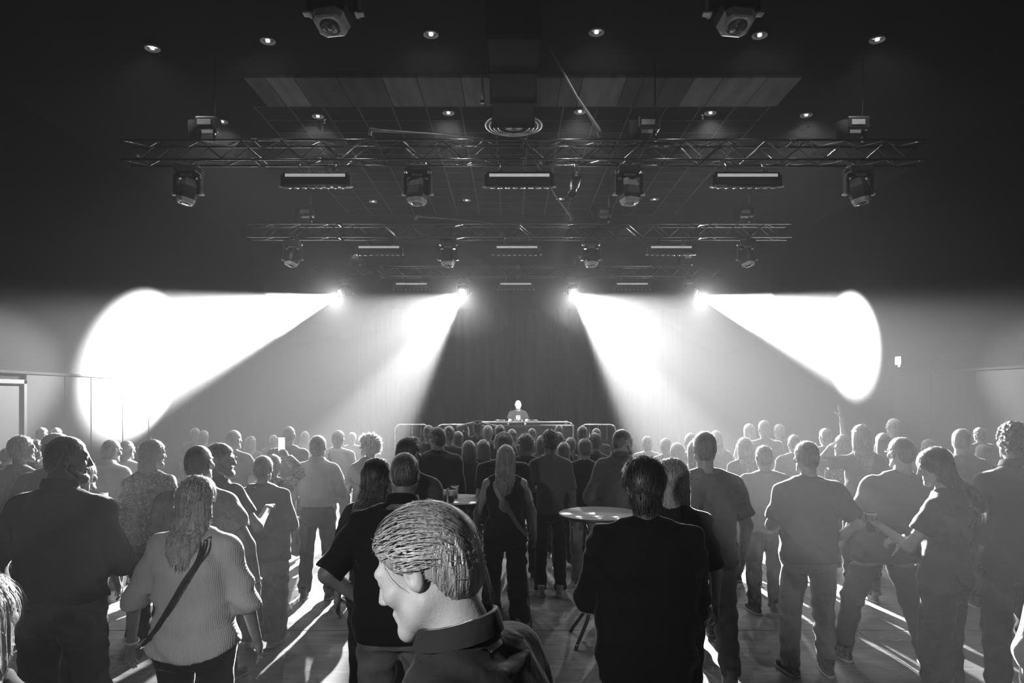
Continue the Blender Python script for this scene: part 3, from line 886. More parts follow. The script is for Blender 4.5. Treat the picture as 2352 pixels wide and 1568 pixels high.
def M_cloth(v, kind='plain'):
    if kind == 'plain':
        return mat('cloth_%03d' % int(v * 1000), v, 0.85, var=0.12, scale=3, bump=0.45, bscale=13, sheen=0.4, spec=0.15)
    if kind == 'denim':
        return mat('denim_%03d' % int(v * 1000), v, 0.85, var=0.35, scale=6, bump=0.4, bscale=16, sheen=0.2, spec=0.2)
    name = kind + '_%03d' % int(v * 1000)
    if name in MATS: return MATS[name]
    m = mat(name, v, 0.85, var=0.1, scale=3)
    nt = m.node_tree
    b = nt.nodes['Principled BSDF']
    tc = next(n for n in nt.nodes if n.type == 'TEX_COORD')
    if kind == 'ribbed':
        wv = nt.nodes.new('ShaderNodeTexWave'); wv.bands_direction = 'X'
        wv.inputs['Scale'].default_value = 48; wv.inputs['Distortion'].default_value = 0.8; wv.inputs['Detail Scale'].default_value = 0.6
        nt.links.new(tc.outputs['Object'], wv.inputs['Vector'])
        bp = nt.nodes.new('ShaderNodeBump'); bp.inputs['Strength'].default_value = 0.5; bp.inputs['Distance'].default_value = 0.003
        nt.links.new(wv.outputs['Fac'], bp.inputs['Height']); nt.links.new(bp.outputs[0], b.inputs['Normal'])
        mr = nt.nodes.new('ShaderNodeMapRange'); mr.inputs[3].default_value = v * 0.8; mr.inputs[4].default_value = v * 1.15
        nt.links.new(wv.outputs['Fac'], mr.inputs[0]); nt.links.new(mr.outputs[0], b.inputs['Base Color'])
    elif kind == 'crackle':
        vo = nt.nodes.new('ShaderNodeTexVoronoi'); vo.feature = 'DISTANCE_TO_EDGE'; vo.inputs['Scale'].default_value = 24
        nt.links.new(tc.outputs['Object'], vo.inputs['Vector'])
        mr = nt.nodes.new('ShaderNodeMapRange'); mr.inputs[1].default_value = 0.03; mr.inputs[2].default_value = 0.07
        mr.inputs[3].default_value = 0.02; mr.inputs[4].default_value = v
        nt.links.new(vo.outputs['Distance'], mr.inputs[0]); nt.links.new(mr.outputs[0], b.inputs['Base Color'])
    elif kind == 'sparkle':
        nz = nt.nodes.new('ShaderNodeTexNoise'); nz.inputs['Scale'].default_value = 55; nz.inputs['Detail'].default_value = 6
        nt.links.new(tc.outputs['Object'], nz.inputs['Vector'])
        mr = nt.nodes.new('ShaderNodeMapRange'); mr.inputs[1].default_value = 0.54; mr.inputs[2].default_value = 0.60
        mr.inputs[3].default_value = 0.02; mr.inputs[4].default_value = v
        nt.links.new(nz.outputs[0], mr.inputs[0]); nt.links.new(mr.outputs[0], b.inputs['Base Color'])
        b.inputs['Roughness'].default_value = 0.4
    return m

ARMS = {   # wrist target in units of height: lateral, forward, up; elbow hint; hand
    'down': ((0.150, 0.02, 0.480), (0.5, -1, 0), 'relax'), 'slight': ((0.165, 0.06, 0.495), (0.8, -1, 0), 'relax'),
    'out': ((0.205, 0.03, 0.50), (1, -0.6, 0), 'relax'),
    'akimbo': ((0.105, 0.03, 0.56), (1, -0.5, 0), 'fist'), 'front': ((0.05, 0.17, 0.63), (0.8, -0.6, -0.6), 'grip'),
    'drink': ((0.10, 0.19, 0.70), (0.7, -0.3, -1), 'grip'), 'phone': ((0.03, 0.18, 0.985), (1, 0.1, -0.6), 'grip'),
    'head': ((0.045, -0.01, 0.985), (1, 0.2, 0.1), 'flat'), 'up': ((0.15, 0.06, 1.10), (1, -0.2, -0.3), 'flat'),
    'pocket': ((0.105, 0.07, 0.53), (0.9, -0.8, 0), 'fist'), 'back': ((0.06, -0.08, 0.55), (1, -0.8, 0), 'relax'),
    'table': ((0.11, 0.22, 0.62), (0.8, -0.4, -0.8), 'relax'), 'chin': ((0.05, 0.14, 0.80), (0.8, 0.1, -1), 'fist'),
    'hug': ((0.02, 0.16, 0.60), (1, -0.2, -0.2), 'relax'), 'mix': ((0.10, 0.24, 0.655), (0.5, -0.8, -0.5), 'flat')}

PEOPLE = []
def person(px, ytop, d, label, H=None, yaw=0.0, head=(0.0, 0.0, 0.0), sex='m', bw=1.0, belly=0.0, lean=0.0, roll=0.0,
           arms=('down', 'down'), top='tee', tv=0.02, tkind='plain', hem=0.49, hang=0.98, sleeve=None,
           legs='straight', lv=0.02, lkind='plain', stance=0.10, step=0.0, shoe=0.04, hair='short', hv=0.02, hlen=0.30,
           skin=0.30, collar=False, extras=(), zoff=0.0, armtgt=None, group=None, lowcut=0.0):
    """px, ytop: where the head's crown is seen at distance d; everything else in metres / heights."""
    Xw = (px - 1176.0) * d / FPX
    if H is None:
        H = CAMZ - (ytop - HORIZ) * d / FPX - zoff
    lod = 0 if d < 8.2 else 1
    hc = 0.0105 if d < 4.4 else (0.0135 if d < 6.6 else (0.017 if d < 9 else 0.024))
    seed = abs(int(px * 7 + d * 31)) + 11
    u = H / 1.75
    tl, tr = math.tan(lean), math.tan(roll)
    zh = 0.52 * H
    def up(x, y, z):                            # bend the upper body forward / sideways above the hips
        q = max(0.0, z - zh)
        return (x + q * tr, y + q * tl, z - q * (1 - math.cos(lean) * math.cos(roll)))
    t = thing('person', label, 'person', (Xw, d, zoff), R(-yaw), group or 'people in the crowd')
    # --- skeleton
    shx = (0.100 if sex == 'm' else 0.088) * H * (0.5 + 0.5 * bw)
    sh = {s: np.array(up(s * shx, -0.005 * H, 0.793 * H)) for s in (-1, 1)}
    L1, L2 = 0.172 * H, 0.148 * H
    limbs = {}
    for k, s in enumerate((-1, 1)):
        (tx, ty, tz), pole, hd = ARMS[arms[k]]
        if armtgt and armtgt[k]:
            tx, ty, tz = armtgt[k][:3]
        wr = np.array(up(s * tx * H, ty * H, tz * H))
        v = wr - sh[s]
        D = np.linalg.norm(v)
        if D > (L1 + L2) * 0.985:
            wr = sh[s] + v / D * (L1 + L2) * 0.985; v = wr - sh[s]; D = np.linalg.norm(v)
        a = (L1 * L1 - L2 * L2 + D * D) / (2 * D)
        hgt = math.sqrt(max(1e-6, L1 * L1 - a * a))
        pv = np.array((pole[0] * s, pole[1], pole[2]), float)
        pv -= v / D * pv.dot(v / D)
        pv /= np.linalg.norm(pv) + 1e-9
        el = sh[s] + v / D * a + pv * hgt
        limbs[s] = (sh[s], el, wr, hd)
    hipx = 0.052 * H * (0.6 + 0.4 * bw)
    leg = {}
    for s in (-1, 1):
        hp = np.array((s * hipx, 0, 0.50 * H))
        st = step * s
        an = np.array((s * stance * H * 0.62 if stance > 0.1 else s * max(0.05, stance * 0.62) * H, st * H, 0.045 * H))
        kn = (hp + an) / 2 + np.array((s * 0.004 * H, 0.018 * H + abs(st) * 0.12 * H * (1 if st > 0 else 0.3), 0.012 * H))
        leg[s] = (hp, kn, an)
    nk = np.array(up(0, 0.0, 0.845 * H))
    hyaw, hpitch, hroll = [R(a) for a in head]
    hs = u ** 0.5 * (0.93 if sex == 'f' else 0.96)
    hc_z = H - 0.119 * hs
    hcen = np.array(up(0, 0.022 * H, hc_z))
    if lean or roll:
        pass
    HM = Matrix.Translation(Vector(hcen) + Vector((0, 0, 0))) @ Euler((-hpitch, 0, 0)).to_matrix().to_4x4()
    HM = Matrix.Translation(Vector(hcen) - Vector((0, 0, 0.09 * hs))) @ Matrix.Rotation(-hyaw, 4, 'Z') @ Matrix.Rotation(hroll, 4, 'Y') @ Matrix.Rotation(-hpitch, 4, 'X') @ Matrix.Translation((0, 0, 0.09 * hs)) @ Matrix.Scale(hs, 4)
    # --- torso profile: fraction of height, half width, half depth
    base = [(0.455, 0.078, 0.055), (0.49, 0.094, 0.066), (0.53, 0.097, 0.068), (0.58, 0.089, 0.062), (0.63, 0.081, 0.058), (0.68, 0.086, 0.060), (0.735, 0.096, 0.066), (0.775, 0.096, 0.063), (0.805, 0.076, 0.054), (0.845, 0.040, 0.042)]
    if sex == 'f':
        base = [(0.455, 0.082, 0.058), (0.49, 0.098, 0.070), (0.53, 0.098, 0.070), (0.58, 0.084, 0.060), (0.63, 0.072, 0.053), (0.68, 0.077, 0.057), (0.735, 0.085, 0.068), (0.775, 0.083, 0.059), (0.805, 0.064, 0.050), (0.845, 0.036, 0.038)]
    def prof(e, hg=0.0, z0=0.0, z1=9.0, bb=0.0):
        out = []
        ach = max(b_[1] for b_ in base[5:])
        for (z, a, b_) in base:
            if z < z0 - 0.03 or z > z1: continue
            bl = bb * math.exp(-((z - 0.60) / 0.07) ** 2)
            aw = a * bw
            if hg and z < 0.735: aw = max(aw, ach * bw * hg)
            x_, y_, zz = up(0, bl * 0.6 - 0.004 * H, z * H)
            out.append((zz, aw * H + e, (b_ * (0.4 + 0.6 * bw) + bl * 0.7) * H + e, x_, y_))
        return out
    lo = np.array([-0.3, -0.25, -0.02]) * H; hi = np.array([0.3, 0.35, 0.9]) * H
    pts = np.array([p for s in (-1, 1) for p in limbs[s][:3]] + [p for s in (-1, 1) for p in leg[s]])
    blo = np.minimum(pts.min(0), np.array((-0.12 * H * bw, -0.13 * H, 0.0))) - 0.13
    bhi = np.maximum(pts.max(0), np.array((0.12 * H * bw, (0.12 + belly) * H, 0.87 * H))) + 0.13
    # --- body: one continuous skin
    g = Grid(blo, bhi, max(hc, 0.013))
    g.loft(prof(0.0, bb=belly), 0.03)
    am = (0.75 + 0.25 * bw) * (1.0 if sex == 'm' else 0.86)
    for s in (-1, 1):
        S_, E_, W_, hd = limbs[s]
        g.cone(nk + np.array((s * 0.018 * H, 0, -0.012 * H)), S_, 0.026 * H, 0.026 * H, 0.03)
        g.cone(S_, E_, 0.054 * u * am, 0.042 * u * am, 0.03)
        g.cone(E_, W_, 0.043 * u * am, 0.028 * u * am, 0.02)
        hp, kn, an = leg[s]
        g.cone(hp, kn, 0.080 * u * bw, 0.056 * u, 0.03)
        g.cone(kn, an, 0.056 * u, 0.038 * u, 0.03)
        g.cone(an, an + np.array((s * 0.01, 0.10 * H * 0.9, -0.02 * H)), 0.036 * u, 0.026 * u, 0.02)
    nrad = 0.052 if sex == 'm' else 0.045
    g.cone(nk - np.array((0, 0, 0.03 * H)), Vector(HM @ Vector((0, -0.02, -0.07))), nrad * u ** 0.5 * (0.7 + 0.3 * bw), nrad * u ** 0.5 * (0.7 + 0.3 * bw), 0.03)
    parts = [g.mesh()]
    V, Q = HEADS[(sex, lod)]
    parts.append((xf(V, HM), Q))
    hands = {}
    for s in (-1, 1):
        S_, E_, W_, hd = limbs[s]
        z_ = Vector(E_ - W_).normalized()
        x_ = Vector((s, 0.15, 0)) if hd in ('relax', 'fist') else Vector((s * 0.3, -0.6, 0.4))
        if hd == 'flat': x_ = Vector((0, 0.2, 1))
        x_ = (x_ - z_ * x_.dot(z_)).normalized()
        y_ = z_.cross(x_) * s
        # local frame of a right hand: +X back of hand, +Y thumb side, -Z fingers; mirrored for the left hand
        Mh = Matrix(((x_.x, y_.x, z_.x, W_[0]), (x_.y, y_.y, z_.y, W_[1]), (x_.z, y_.z, z_.z, W_[2]), (0, 0, 0, 1))) @ Matrix.Scale(u * (0.97 if sex == 'm' else 0.88), 4)
        V, Q = HANDS[(hd, lod)]
        det = np.linalg.det(np.array(Mh)[:3, :3])
        parts.append((xf(V, Mh), Q if det > 0 else Q[:, ::-1]))
        hands[s] = (Vector(W_) - z_ * 0.085 * u - x_ * 0.03 * u, Mh)
    add_obj('body', np_mesh('body', parts, M_skin(skin)), t)
    # --- trousers
    lw = {'straight': (0.092, 0.074, 0.064), 'skinny': (0.088, 0.062, 0.046), 'wide': (0.104, 0.098, 0.104), 'flare': (0.092, 0.074, 0.100), 'loose': (0.098, 0.086, 0.080), 'short': (0.100, 0.092, 0.085)}[legs]
    zt = hem + 0.09
    g = Grid((min(pts[:, 0].min(), -0.14 * H) - 0.10, blo[1], -0.02), (max(pts[:, 0].max(), 0.14 * H) + 0.10, bhi[1], 0.70 * H), hc)
    g.loft([p for p in prof(0.012, 0, 0.455, 0.64, bb=belly * 0.6)], 0.02)
    for s in (-1, 1):
        hp, kn, an = leg[s]
        g.cone(hp, kn, lw[0] * u * bw, lw[1] * u * (0.5 + 0.5 * bw), 0.025)
        if legs != 'short':
            g.cone(kn, an - np.array((0, 0, 0.03 * H)), lw[1] * u * (0.5 + 0.5 * bw), lw[2] * u, 0.02)
    g.folds(0.012 if legs != 'skinny' else 0.006, seed + 1, 0.12)
    zc = 0.035 * H if legs != 'short' else 0.27 * H
    g.apply(lambda F, X, Y, Z: np.maximum(F, np.maximum(zc - Z, Z - min(0.60, hem + 0.018) * H)))
    tr_ = add_obj('trousers' if legs != 'short' else 'shorts', np_mesh('trousers', [g.mesh()], M_cloth(lv, lkind)), t)
    # --- top
    if sleeve is None:
        sleeve = {'tee': 0.62, 'shirt': 1.9, 'jacket': 1.93, 'rolled': 1.25, 'tank': 0.0, 'polo': 0.66}[top]
    e = {'tee': 0.018, 'shirt': 0.019, 'jacket': 0.030, 'rolled': 0.020, 'tank': 0.012, 'polo': 0.018}[top]
    g = Grid((blo[0], blo[1], (hem - 0.05) * H), (bhi[0], bhi[1], max(bhi[2], 0.9 * H)), hc)
    hg = hang if top != 'tank' else 0.0
    g.loft([p for p in prof(e, hg, hem - 0.02, 9, bb=belly)] , 0.03)
    for s in (-1, 1):
        S_, E_, W_, hd = limbs[s]
        if top == 'tank':
            g.cone(nk + np.array((s * 0.022 * H, 0, -0.016 * H)), S_ * 0.75 + nk * 0.25, 0.026 * H + 0.008, 0.026 * H + 0.007, 0.02)
            continue
        g.cone(nk + np.array((s * 0.020 * H, 0, -0.014 * H)), S_, 0.026 * H + e * 0.8, 0.027 * H + e, 0.03)
        r0 = (0.056 * u * am + e); r1 = (0.045 * u * am + (0.030 if sleeve < 0.8 else e * 0.9)); r2 = 0.030 * u * am + e * 0.8
        if sleeve <= 1:
            P1 = S_ + (E_ - S_) * sleeve; dr = (E_ - S_) / np.linalg.norm(E_ - S_)
            g.cone(S_, P1 + dr * 0.06, r0, r1 + 0.004, 0.03, (P1, dr))
        else:
            f = sleeve - 1
            P1 = E_ + (W_ - E_) * f; dr = (W_ - E_) / np.linalg.norm(W_ - E_)
            g.cone(S_, E_, r0, r1, 0.03)
            g.cone(E_, P1 + dr * 0.05, r1, r1 + (r2 - r1) * f + (0.006 if top == 'rolled' else 0), 0.02, (P1, dr))
    g.folds(0.006 if top in ('tank',) else 0.012, seed, 0.17)
    zlow = hem * H
    g.apply(lambda F, X, Y, Z: np.where(np.abs(X) < 0.135 * H * max(bw, 1), np.maximum(F, zlow - Z - lowcut * (1 - (X / (0.12 * H)) ** 2) + lowcut * 0.5), F))
    tn = {'tee': 't_shirt', 'shirt': 'shirt', 'jacket': 'jacket', 'rolled': 'shirt', 'tank': 'top', 'polo': 'polo_shirt'}[top]
    to = add_obj(tn, np_mesh(tn, [g.mesh()], M_cloth(tv, tkind)), t)
    if collar or top in ('polo',):
        cz = Vector(HM @ Vector((0, -0.026, -0.135)))
        cr = nrad + 0.018
        vs = []
        for (rr, zz) in ((cr + 0.020, -0.035), (cr + 0.010, 0.0), (cr + 0.002, 0.022), (cr + 0.012, 0.020), (cr + 0.024, -0.020)):
            vs.append([(cz.x + rr * math.cos(a) * 1.02, cz.y + rr * math.sin(a) + 0.006, cz.z + zz - 0.020 * math.sin(a)) for a in [2 * math.pi * q / 28 for q in range(28)]])
        cb = MB()
        n_ = 28
        fl = [p for r_ in vs for p in r_]
        cb.add(fl, [(i * n_ + q, i * n_ + (q + 1) % n_, (i + 1) * n_ + (q + 1) % n_, (i + 1) * n_ + q) for i in range(len(vs) - 1) for q in range(n_)], True)
        cb.build('collar', M_cloth(tv, 'plain'), to)
    # --- shoes
    if d < 8.4:
        for s in (-1, 1):
            an = leg[s][2]
            Ms = Matrix.Translation((an[0], an[1], 0.0)) @ Matrix.Rotation(-s * 0.18, 4, 'Z') @ Matrix.Scale(u * (1.0 if sex == 'm' else 0.92), 4)
            so = add_obj('shoe', np_mesh('shoe', [(xf(SHOE_U[0], Ms), SHOE_U[1])], mat('shoe_%03d' % int(shoe * 1000), shoe, 0.5, bump=0.15, bscale=60)), t)
            add_obj('sole', np_mesh('sole', [(xf(SHOE_S[0], Ms), SHOE_S[1])], mat('pale_sole', 0.5, 0.6)), so)
    # --- hair
    info = dict(t=t, HM=HM, H=H, u=u, limbs=limbs, hands=hands, hs=hs, lod=lod, seed=seed, d=d, top=to, nk=nk, up=up, prof=prof, e=e)
    make_hair(info, hair, hv, hlen)
    for ex_ in extras:
        ex_(info)
    PEOPLE.append(info)
    return info

def make_hair(I, kind, v, L):
    if kind == 'none':
        return
    h = (0.0042 if I['d'] < 2.5 else (0.0055 if I['d'] < 5 else 0.0075)) if I['lod'] == 0 else 0.012
    r = np.random.default_rng(I['seed'])
    ph = r.uniform(0, 6.28, 8)
    low = -0.17
    if kind in ('long', 'bob', 'halfup', 'curlylong'):
        low = -L - 0.05
    g = Grid((-0.17, -0.30, low), (0.17, 0.14, 0.17), h)
    th = {'buzz': 0.004, 'short': 0.012, 'quiff': 0.017, 'thick': 0.026, 'curly': 0.020, 'frizz': 0.040, 'long': 0.016, 'bob': 0.018, 'halfup': 0.013, 'curlylong': 0.026, 'swept': 0.018, 'bun': 0.012, 'fringe': 0.006, 'ponytail': 0.010}[kind]
    g.ell((0, -0.014, 0.037), (0.074 + th * 0.8, 0.096 + th, 0.084 + th), 0.0)
    if kind in ('quiff',):
        g.ell((0, 0.05, 0.105), (0.055, 0.045, 0.035), 0.03)
    g.ell((0, -0.045, -0.02), (0.066 + th * 0.7, 0.062 + th, 0.075), 0.03)
    if kind in ('bun',):
        g.ell((0, -0.10, 0.085), (0.040, 0.038, 0.036), 0.012)
    n1, n2 = (0.70, -0.71) if kind != 'swept' else (0.82, -0.57)
    y0, z0 = {'short': (0.080, 0.066), 'buzz': (0.070, 0.068), 'quiff': (0.092, 0.070), 'curly': (0.095, 0.060), 'swept': (0.070, 0.082), 'fringe': (0.010, 0.050), 'bun': (0.075, 0.066), 'ponytail': (0.075, 0.066)}.get(kind, (0.088, 0.060))
    zb = {'buzz': -0.075, 'short': -0.08, 'swept': -0.105, 'fringe': -0.075}.get(kind, -0.095)
    def cut(F, X, Y, Z):
        c = (Y - y0) * n1 + (Z - z0) * n2
        c = np.maximum(c, zb - Z)
        if kind == 'fringe':                     # bald crown: only a low ring of hair
            c = np.maximum(c, Z - 0.060 + 0.25 * Y)
        return np.maximum(F, c)
    g.apply(cut)
    if kind in ('buzz', 'short', 'quiff', 'swept', 'fringe', 'curly', 'thick'):      # free ears, clean sides and nape
        tz = 0.012 if kind != 'swept' else -0.02
        g.apply(lambda F, X, Y, Z: np.maximum(F, np.minimum(Y + 0.036 - 0.25 * np.clip(Z - tz, -1, 1), tz - Z) ))
        for s_ in (-1, 1):
            g.ell((s_ * 0.088, -0.004, -0.004), (0.022, 0.028, 0.042), 0.01, 's')
    if kind in ('long', 'bob', 'halfup', 'curlylong'):
        w0 = 0.086 + th * 0.6
        back = 0.11 if L > 0.22 else 0.0
        pr = [(0.06, w0 - 0.010, 0.085, 0, -0.030), (0.0, w0, 0.082, 0, -0.036), (-0.08, w0 + 0.004, 0.070, 0, -0.048)]
        if L <= 0.22:
            pr += [(-L + 0.03, w0 + 0.002, 0.060, 0, -0.052), (-L, w0 - 0.02, 0.045, 0, -0.055)]
        else:
            wide = 1.22 if kind == 'curlylong' else 1.0
            pr += [(-0.14, (w0 + 0.006) * wide, 0.058, 0, -0.080), (-0.18, (w0 + 0.006) * wide, 0.055, 0, -0.128), (-0.24, (w0 - 0.004) * wide, 0.050, 0, -0.162), (-L + 0.06, (w0 - 0.030) * wide, 0.044, 0.008, -0.178), (-L, w0 * 0.30, 0.022, 0.014, -0.176)]
        sub = Grid(g.lo, np.array([a[-1] for a in g.ax]), h)
        sub.n = g.n; sub.ax = g.ax; sub.F = np.full(g.F.shape, 1.0, np.float32)
        sub.loft(pr, 0.0, 2.2)
        yc = 0.030 if kind != 'halfup' else -0.005
        sub.apply(lambda F, X, Y, Z: np.maximum(F, np.minimum(Y - yc, 1.0) + 0 * Z + np.clip((-0.06 - Z) * 0.35, 0, 0.05)))
        g.F = smin(g.F, sub.F, 0.02)
    amp = {'curly': 0.006, 'frizz': 0.011, 'curlylong': 0.010, 'buzz': 0.0004, 'short': 0.0016, 'quiff': 0.002, 'thick': 0.002, 'swept': 0.0016, 'fringe': 0.001}.get(kind, 0.0026)
    def strands(F, X, Y, Z):
        if kind in ('curly', 'curlylong', 'frizz'):
            k = 150.0
            f = np.sin(k * X + 2 * np.sin(60 * Z + ph[0]) + ph[1]) * np.sin(k * 0.9 * Z + 2 * np.sin(55 * Y + ph[2])) + 0.7 * np.sin(k * 0.8 * Y + 1.5 * np.sin(70 * X + ph[3])) * np.sin(k * 0.6 * Z + ph[4])
            return F + amp * f
        a = np.arctan2(X, -(Y + 0.02))
        f = 0.8 * np.sin(37 * a + 1.2 * np.sin(9 * Z + ph[0]) + ph[1]) + 0.8 * np.sin(19 * a + 2 * np.sin(14 * Z + ph[2])) + 0.6 * np.sin(22 * Z + 5 * a + ph[3]) * np.sin(40 * X + ph[4])
        return F + amp * 0.6 * f
    g.apply(strands)
    V, Q = g.mesh()
    name = 'hair'
    ho = add_obj(name, np_mesh(name, [(xf(V, I['HM']), Q)], M_hair(v)), I['t'])
    if I['lod'] == 0 and kind not in ('fringe',) and len(V) > 50:
        # loose single hairs standing off the outline, one joined piece
        n = 900 if kind != 'buzz' else 500
        ii = r.integers(0, len(V), n)
        B_ = V[ii]
        C_ = np.array((0, -0.02, 0.02), np.float32)
        Nn = B_ - C_
        Nn[:, 2] *= np.where(B_[:, 2] < -0.05, 0.15, 1.0)
        Nn /= np.linalg.norm(Nn, axis=1)[:, None] + 1e-6
        ln = {'buzz': 0.004, 'short': 0.010, 'quiff': 0.014, 'thick': 0.016, 'curly': 0.018, 'frizz': 0.04}.get(kind, 0.014) * r.uniform(0.4, 1.2, n) * (0.5 if I['d'] < 2 else 0.85)
        T_ = r.normal(0, 0.55, (n, 3)).astype(np.float32)
        T_[:, 2] -= np.where(B_[:, 2] < 0.0, 1.0, 0.1)
        D_ = Nn * 0.45 + T_ * 0.6
        D_ /= np.linalg.norm(D_, axis=1)[:, None] + 1e-6
        wd = 0.0002 + 0.00018 * I['d']
        Sd = np.cross(D_, Nn + r.normal(0, 0.3, (n, 3)))
        Sd /= np.linalg.norm(Sd, axis=1)[:, None] + 1e-6
        base = B_ - Nn * 0.002
        tip = base + D_ * (ln[:, None] + 0.003)
        VV = np.stack([base - Sd * wd, base + Sd * wd, tip + Sd * wd * 0.4, tip - Sd * wd * 0.4], 1).reshape(-1, 3).astype(np.float32)
        QQ = np.arange(n * 4, dtype=np.int32).reshape(-1, 4)
        if I['d'] < 4.7 and kind not in ('buzz', 'curly', 'curlylong', 'frizz'):      # combed strands lying on the hair
            ns = 1500
            pool = np.nonzero(V[:, 2] > -0.04)[0] if kind == 'swept' else np.arange(len(V))
            jj = pool[r.integers(0, len(pool), ns)]
            P0 = V[jj].copy()
            flow = np.array((0, -1.0, -0.25) if kind == 'swept' else (0, -0.25, -1.0), np.float32)
            segs = [P0]
            st = (0.022 if kind == 'swept' else 0.020) * r.uniform(0.5, 1.2, (ns, 1)).astype(np.float32)
            jit = r.normal(0, 0.16, (ns, 3)).astype(np.float32)
            for q in range(4):
                p_ = segs[-1]
                nn = p_ - C_
                nn[:, 2] *= np.where(p_[:, 2] < -0.03, 0.1, 1.0)
                nn /= np.linalg.norm(nn, axis=1)[:, None] + 1e-6
                t_ = flow + jit
                t_ = t_ - nn * (t_ * nn).sum(1)[:, None]
                t_ /= np.linalg.norm(t_, axis=1)[:, None] + 1e-6
                segs.append((p_ + t_ * st - nn * st * (0.10 if kind == 'swept' else 0.03)).astype(np.float32))
            w_ = 0.0009 if I['d'] < 2 else 0.0016
            rows = []
            for q, p_ in enumerate(segs):
                nn = p_ - C_
                nn[:, 2] *= np.where(p_[:, 2] < -0.03, 0.1, 1.0)
                nn /= np.linalg.norm(nn, axis=1)[:, None] + 1e-6
                sd = np.cross(nn, (segs[min(q + 1, 4)] - segs[max(q - 1, 0)]))
                sd /= np.linalg.norm(sd, axis=1)[:, None] + 1e-6
                lift = nn * (0.0035 * math.sin(math.pi * (q + 0.5) / 5))
                ww = w_ * (1.0 if q < 4 else 0.3)
                rows += [p_ + lift - sd * ww, p_ + lift + sd * ww]
            SV = np.stack(rows, 1).reshape(-1, 3).astype(np.float32)
            b_ = (np.arange(ns) * 10)[:, None]
            SQ = np.concatenate([b_ + np.array([[2 * q, 2 * q + 1, 2 * q + 3, 2 * q + 2]]) for q in range(4)]).astype(np.int32)
            cs = add_obj('combed_strands', np_mesh('combed_strands', [(xf(SV, I['HM']), SQ)], mat('strand_%03d' % int(v * 1000), min(0.8, v * 1.25), 0.45, var=0.8, scale=140, spec=0.7, sheen=0.3)), ho)
            cs['kind'] = 'stuff'
        so = add_obj('loose_hairs', np_mesh('loose_hairs', [(xf(VV, I['HM']), QQ)], M_strand(v)), ho)
        so['kind'] = 'stuff'

# ---------------------------------------------------------------- extras worn by a person
def ex_cap(v=0.8, back=False):
    def f(I):
        g = Grid((-0.13, -0.16, 0.0), (0.13, 0.24, 0.16), 0.006)
        g.ell((0, -0.012, 0.045), (0.088, 0.112, 0.090), 0.0)
        g.apply(lambda F, X, Y, Z: np.maximum(F, 0.045 - Z))
        g.ell((0, 0.115, 0.052), (0.065, 0.075, 0.008), 0.008)
        V, Q = g.mesh()
        add_obj('cap', np_mesh('cap', [(xf(V, I['HM']), Q)], M_cloth(v)), I['t'])
    return f
def ex_glasses(I):
    m = MB()
    for s in (-1, 1):
        m.tube([(s * 0.034 + 0.024 * math.cos(a), 0.104, 0.010 + 0.018 * math.sin(a)) for a in [2 * math.pi * q / 14 for q in range(15)]], 0.0022, 5, mtx=I['HM'])
        m.tube([(s * 0.058, 0.102, 0.014), (s * 0.078, 0.05, 0.014), (s * 0.082, -0.005, 0.010)], 0.0022, 5, mtx=I['HM'])
    m.tube([(-0.010, 0.106, 0.012), (0.010, 0.106, 0.012)], 0.0022, 5, mtx=I['HM'])
    m.build('glasses', M_BLACKMETAL, I['t'])
def ex_beard(v):
    def f(I):
        g = Grid((-0.09, -0.02, -0.17), (0.09, 0.14, 0.02), 0.006)
        for s in (-1, 1):
            g.cone((s * 0.060, 0.015, -0.045), (s * 0.02, 0.080, -0.100), 0.022, 0.024, 0.02)
        g.cone((-0.015, 0.085, -0.100), (0.015, 0.085, -0.100), 0.026, 0.026, 0.02)
        g.cone((-0.020, 0.094, -0.047), (0.020, 0.094, -0.047), 0.008, 0.008, 0.01)
        V, Q = g.mesh()
        add_obj('beard', np_mesh('beard', [(xf(V, I['HM']), Q)], M_hair(v)), I['t'])
    return f
def ex_hair_rim(I):
    m = MB()
    m.tube([(0.098 * math.cos(a), -0.01, 0.02 + 0.118 * math.sin(a)) for a in [math.pi * q / 20 for q in range(21)]], 0.011, 8, mtx=I['HM'])
    for s in (-1, 1):
        m.lathe([(0.036, 0), (0.038, 0.02), (0.030, 0.03)], 16, mtx=I['HM'] @ Matrix.Translation((s * 0.078, -0.01, 0.0)) @ Matrix.Rotation(s * math.pi / 2, 4, 'Y'))
    m.build('hair_rim_light', mat('painted_hair_rim', 0.7, 0.5), I['t'])  # pale band modelled in place of the light rim on the hair
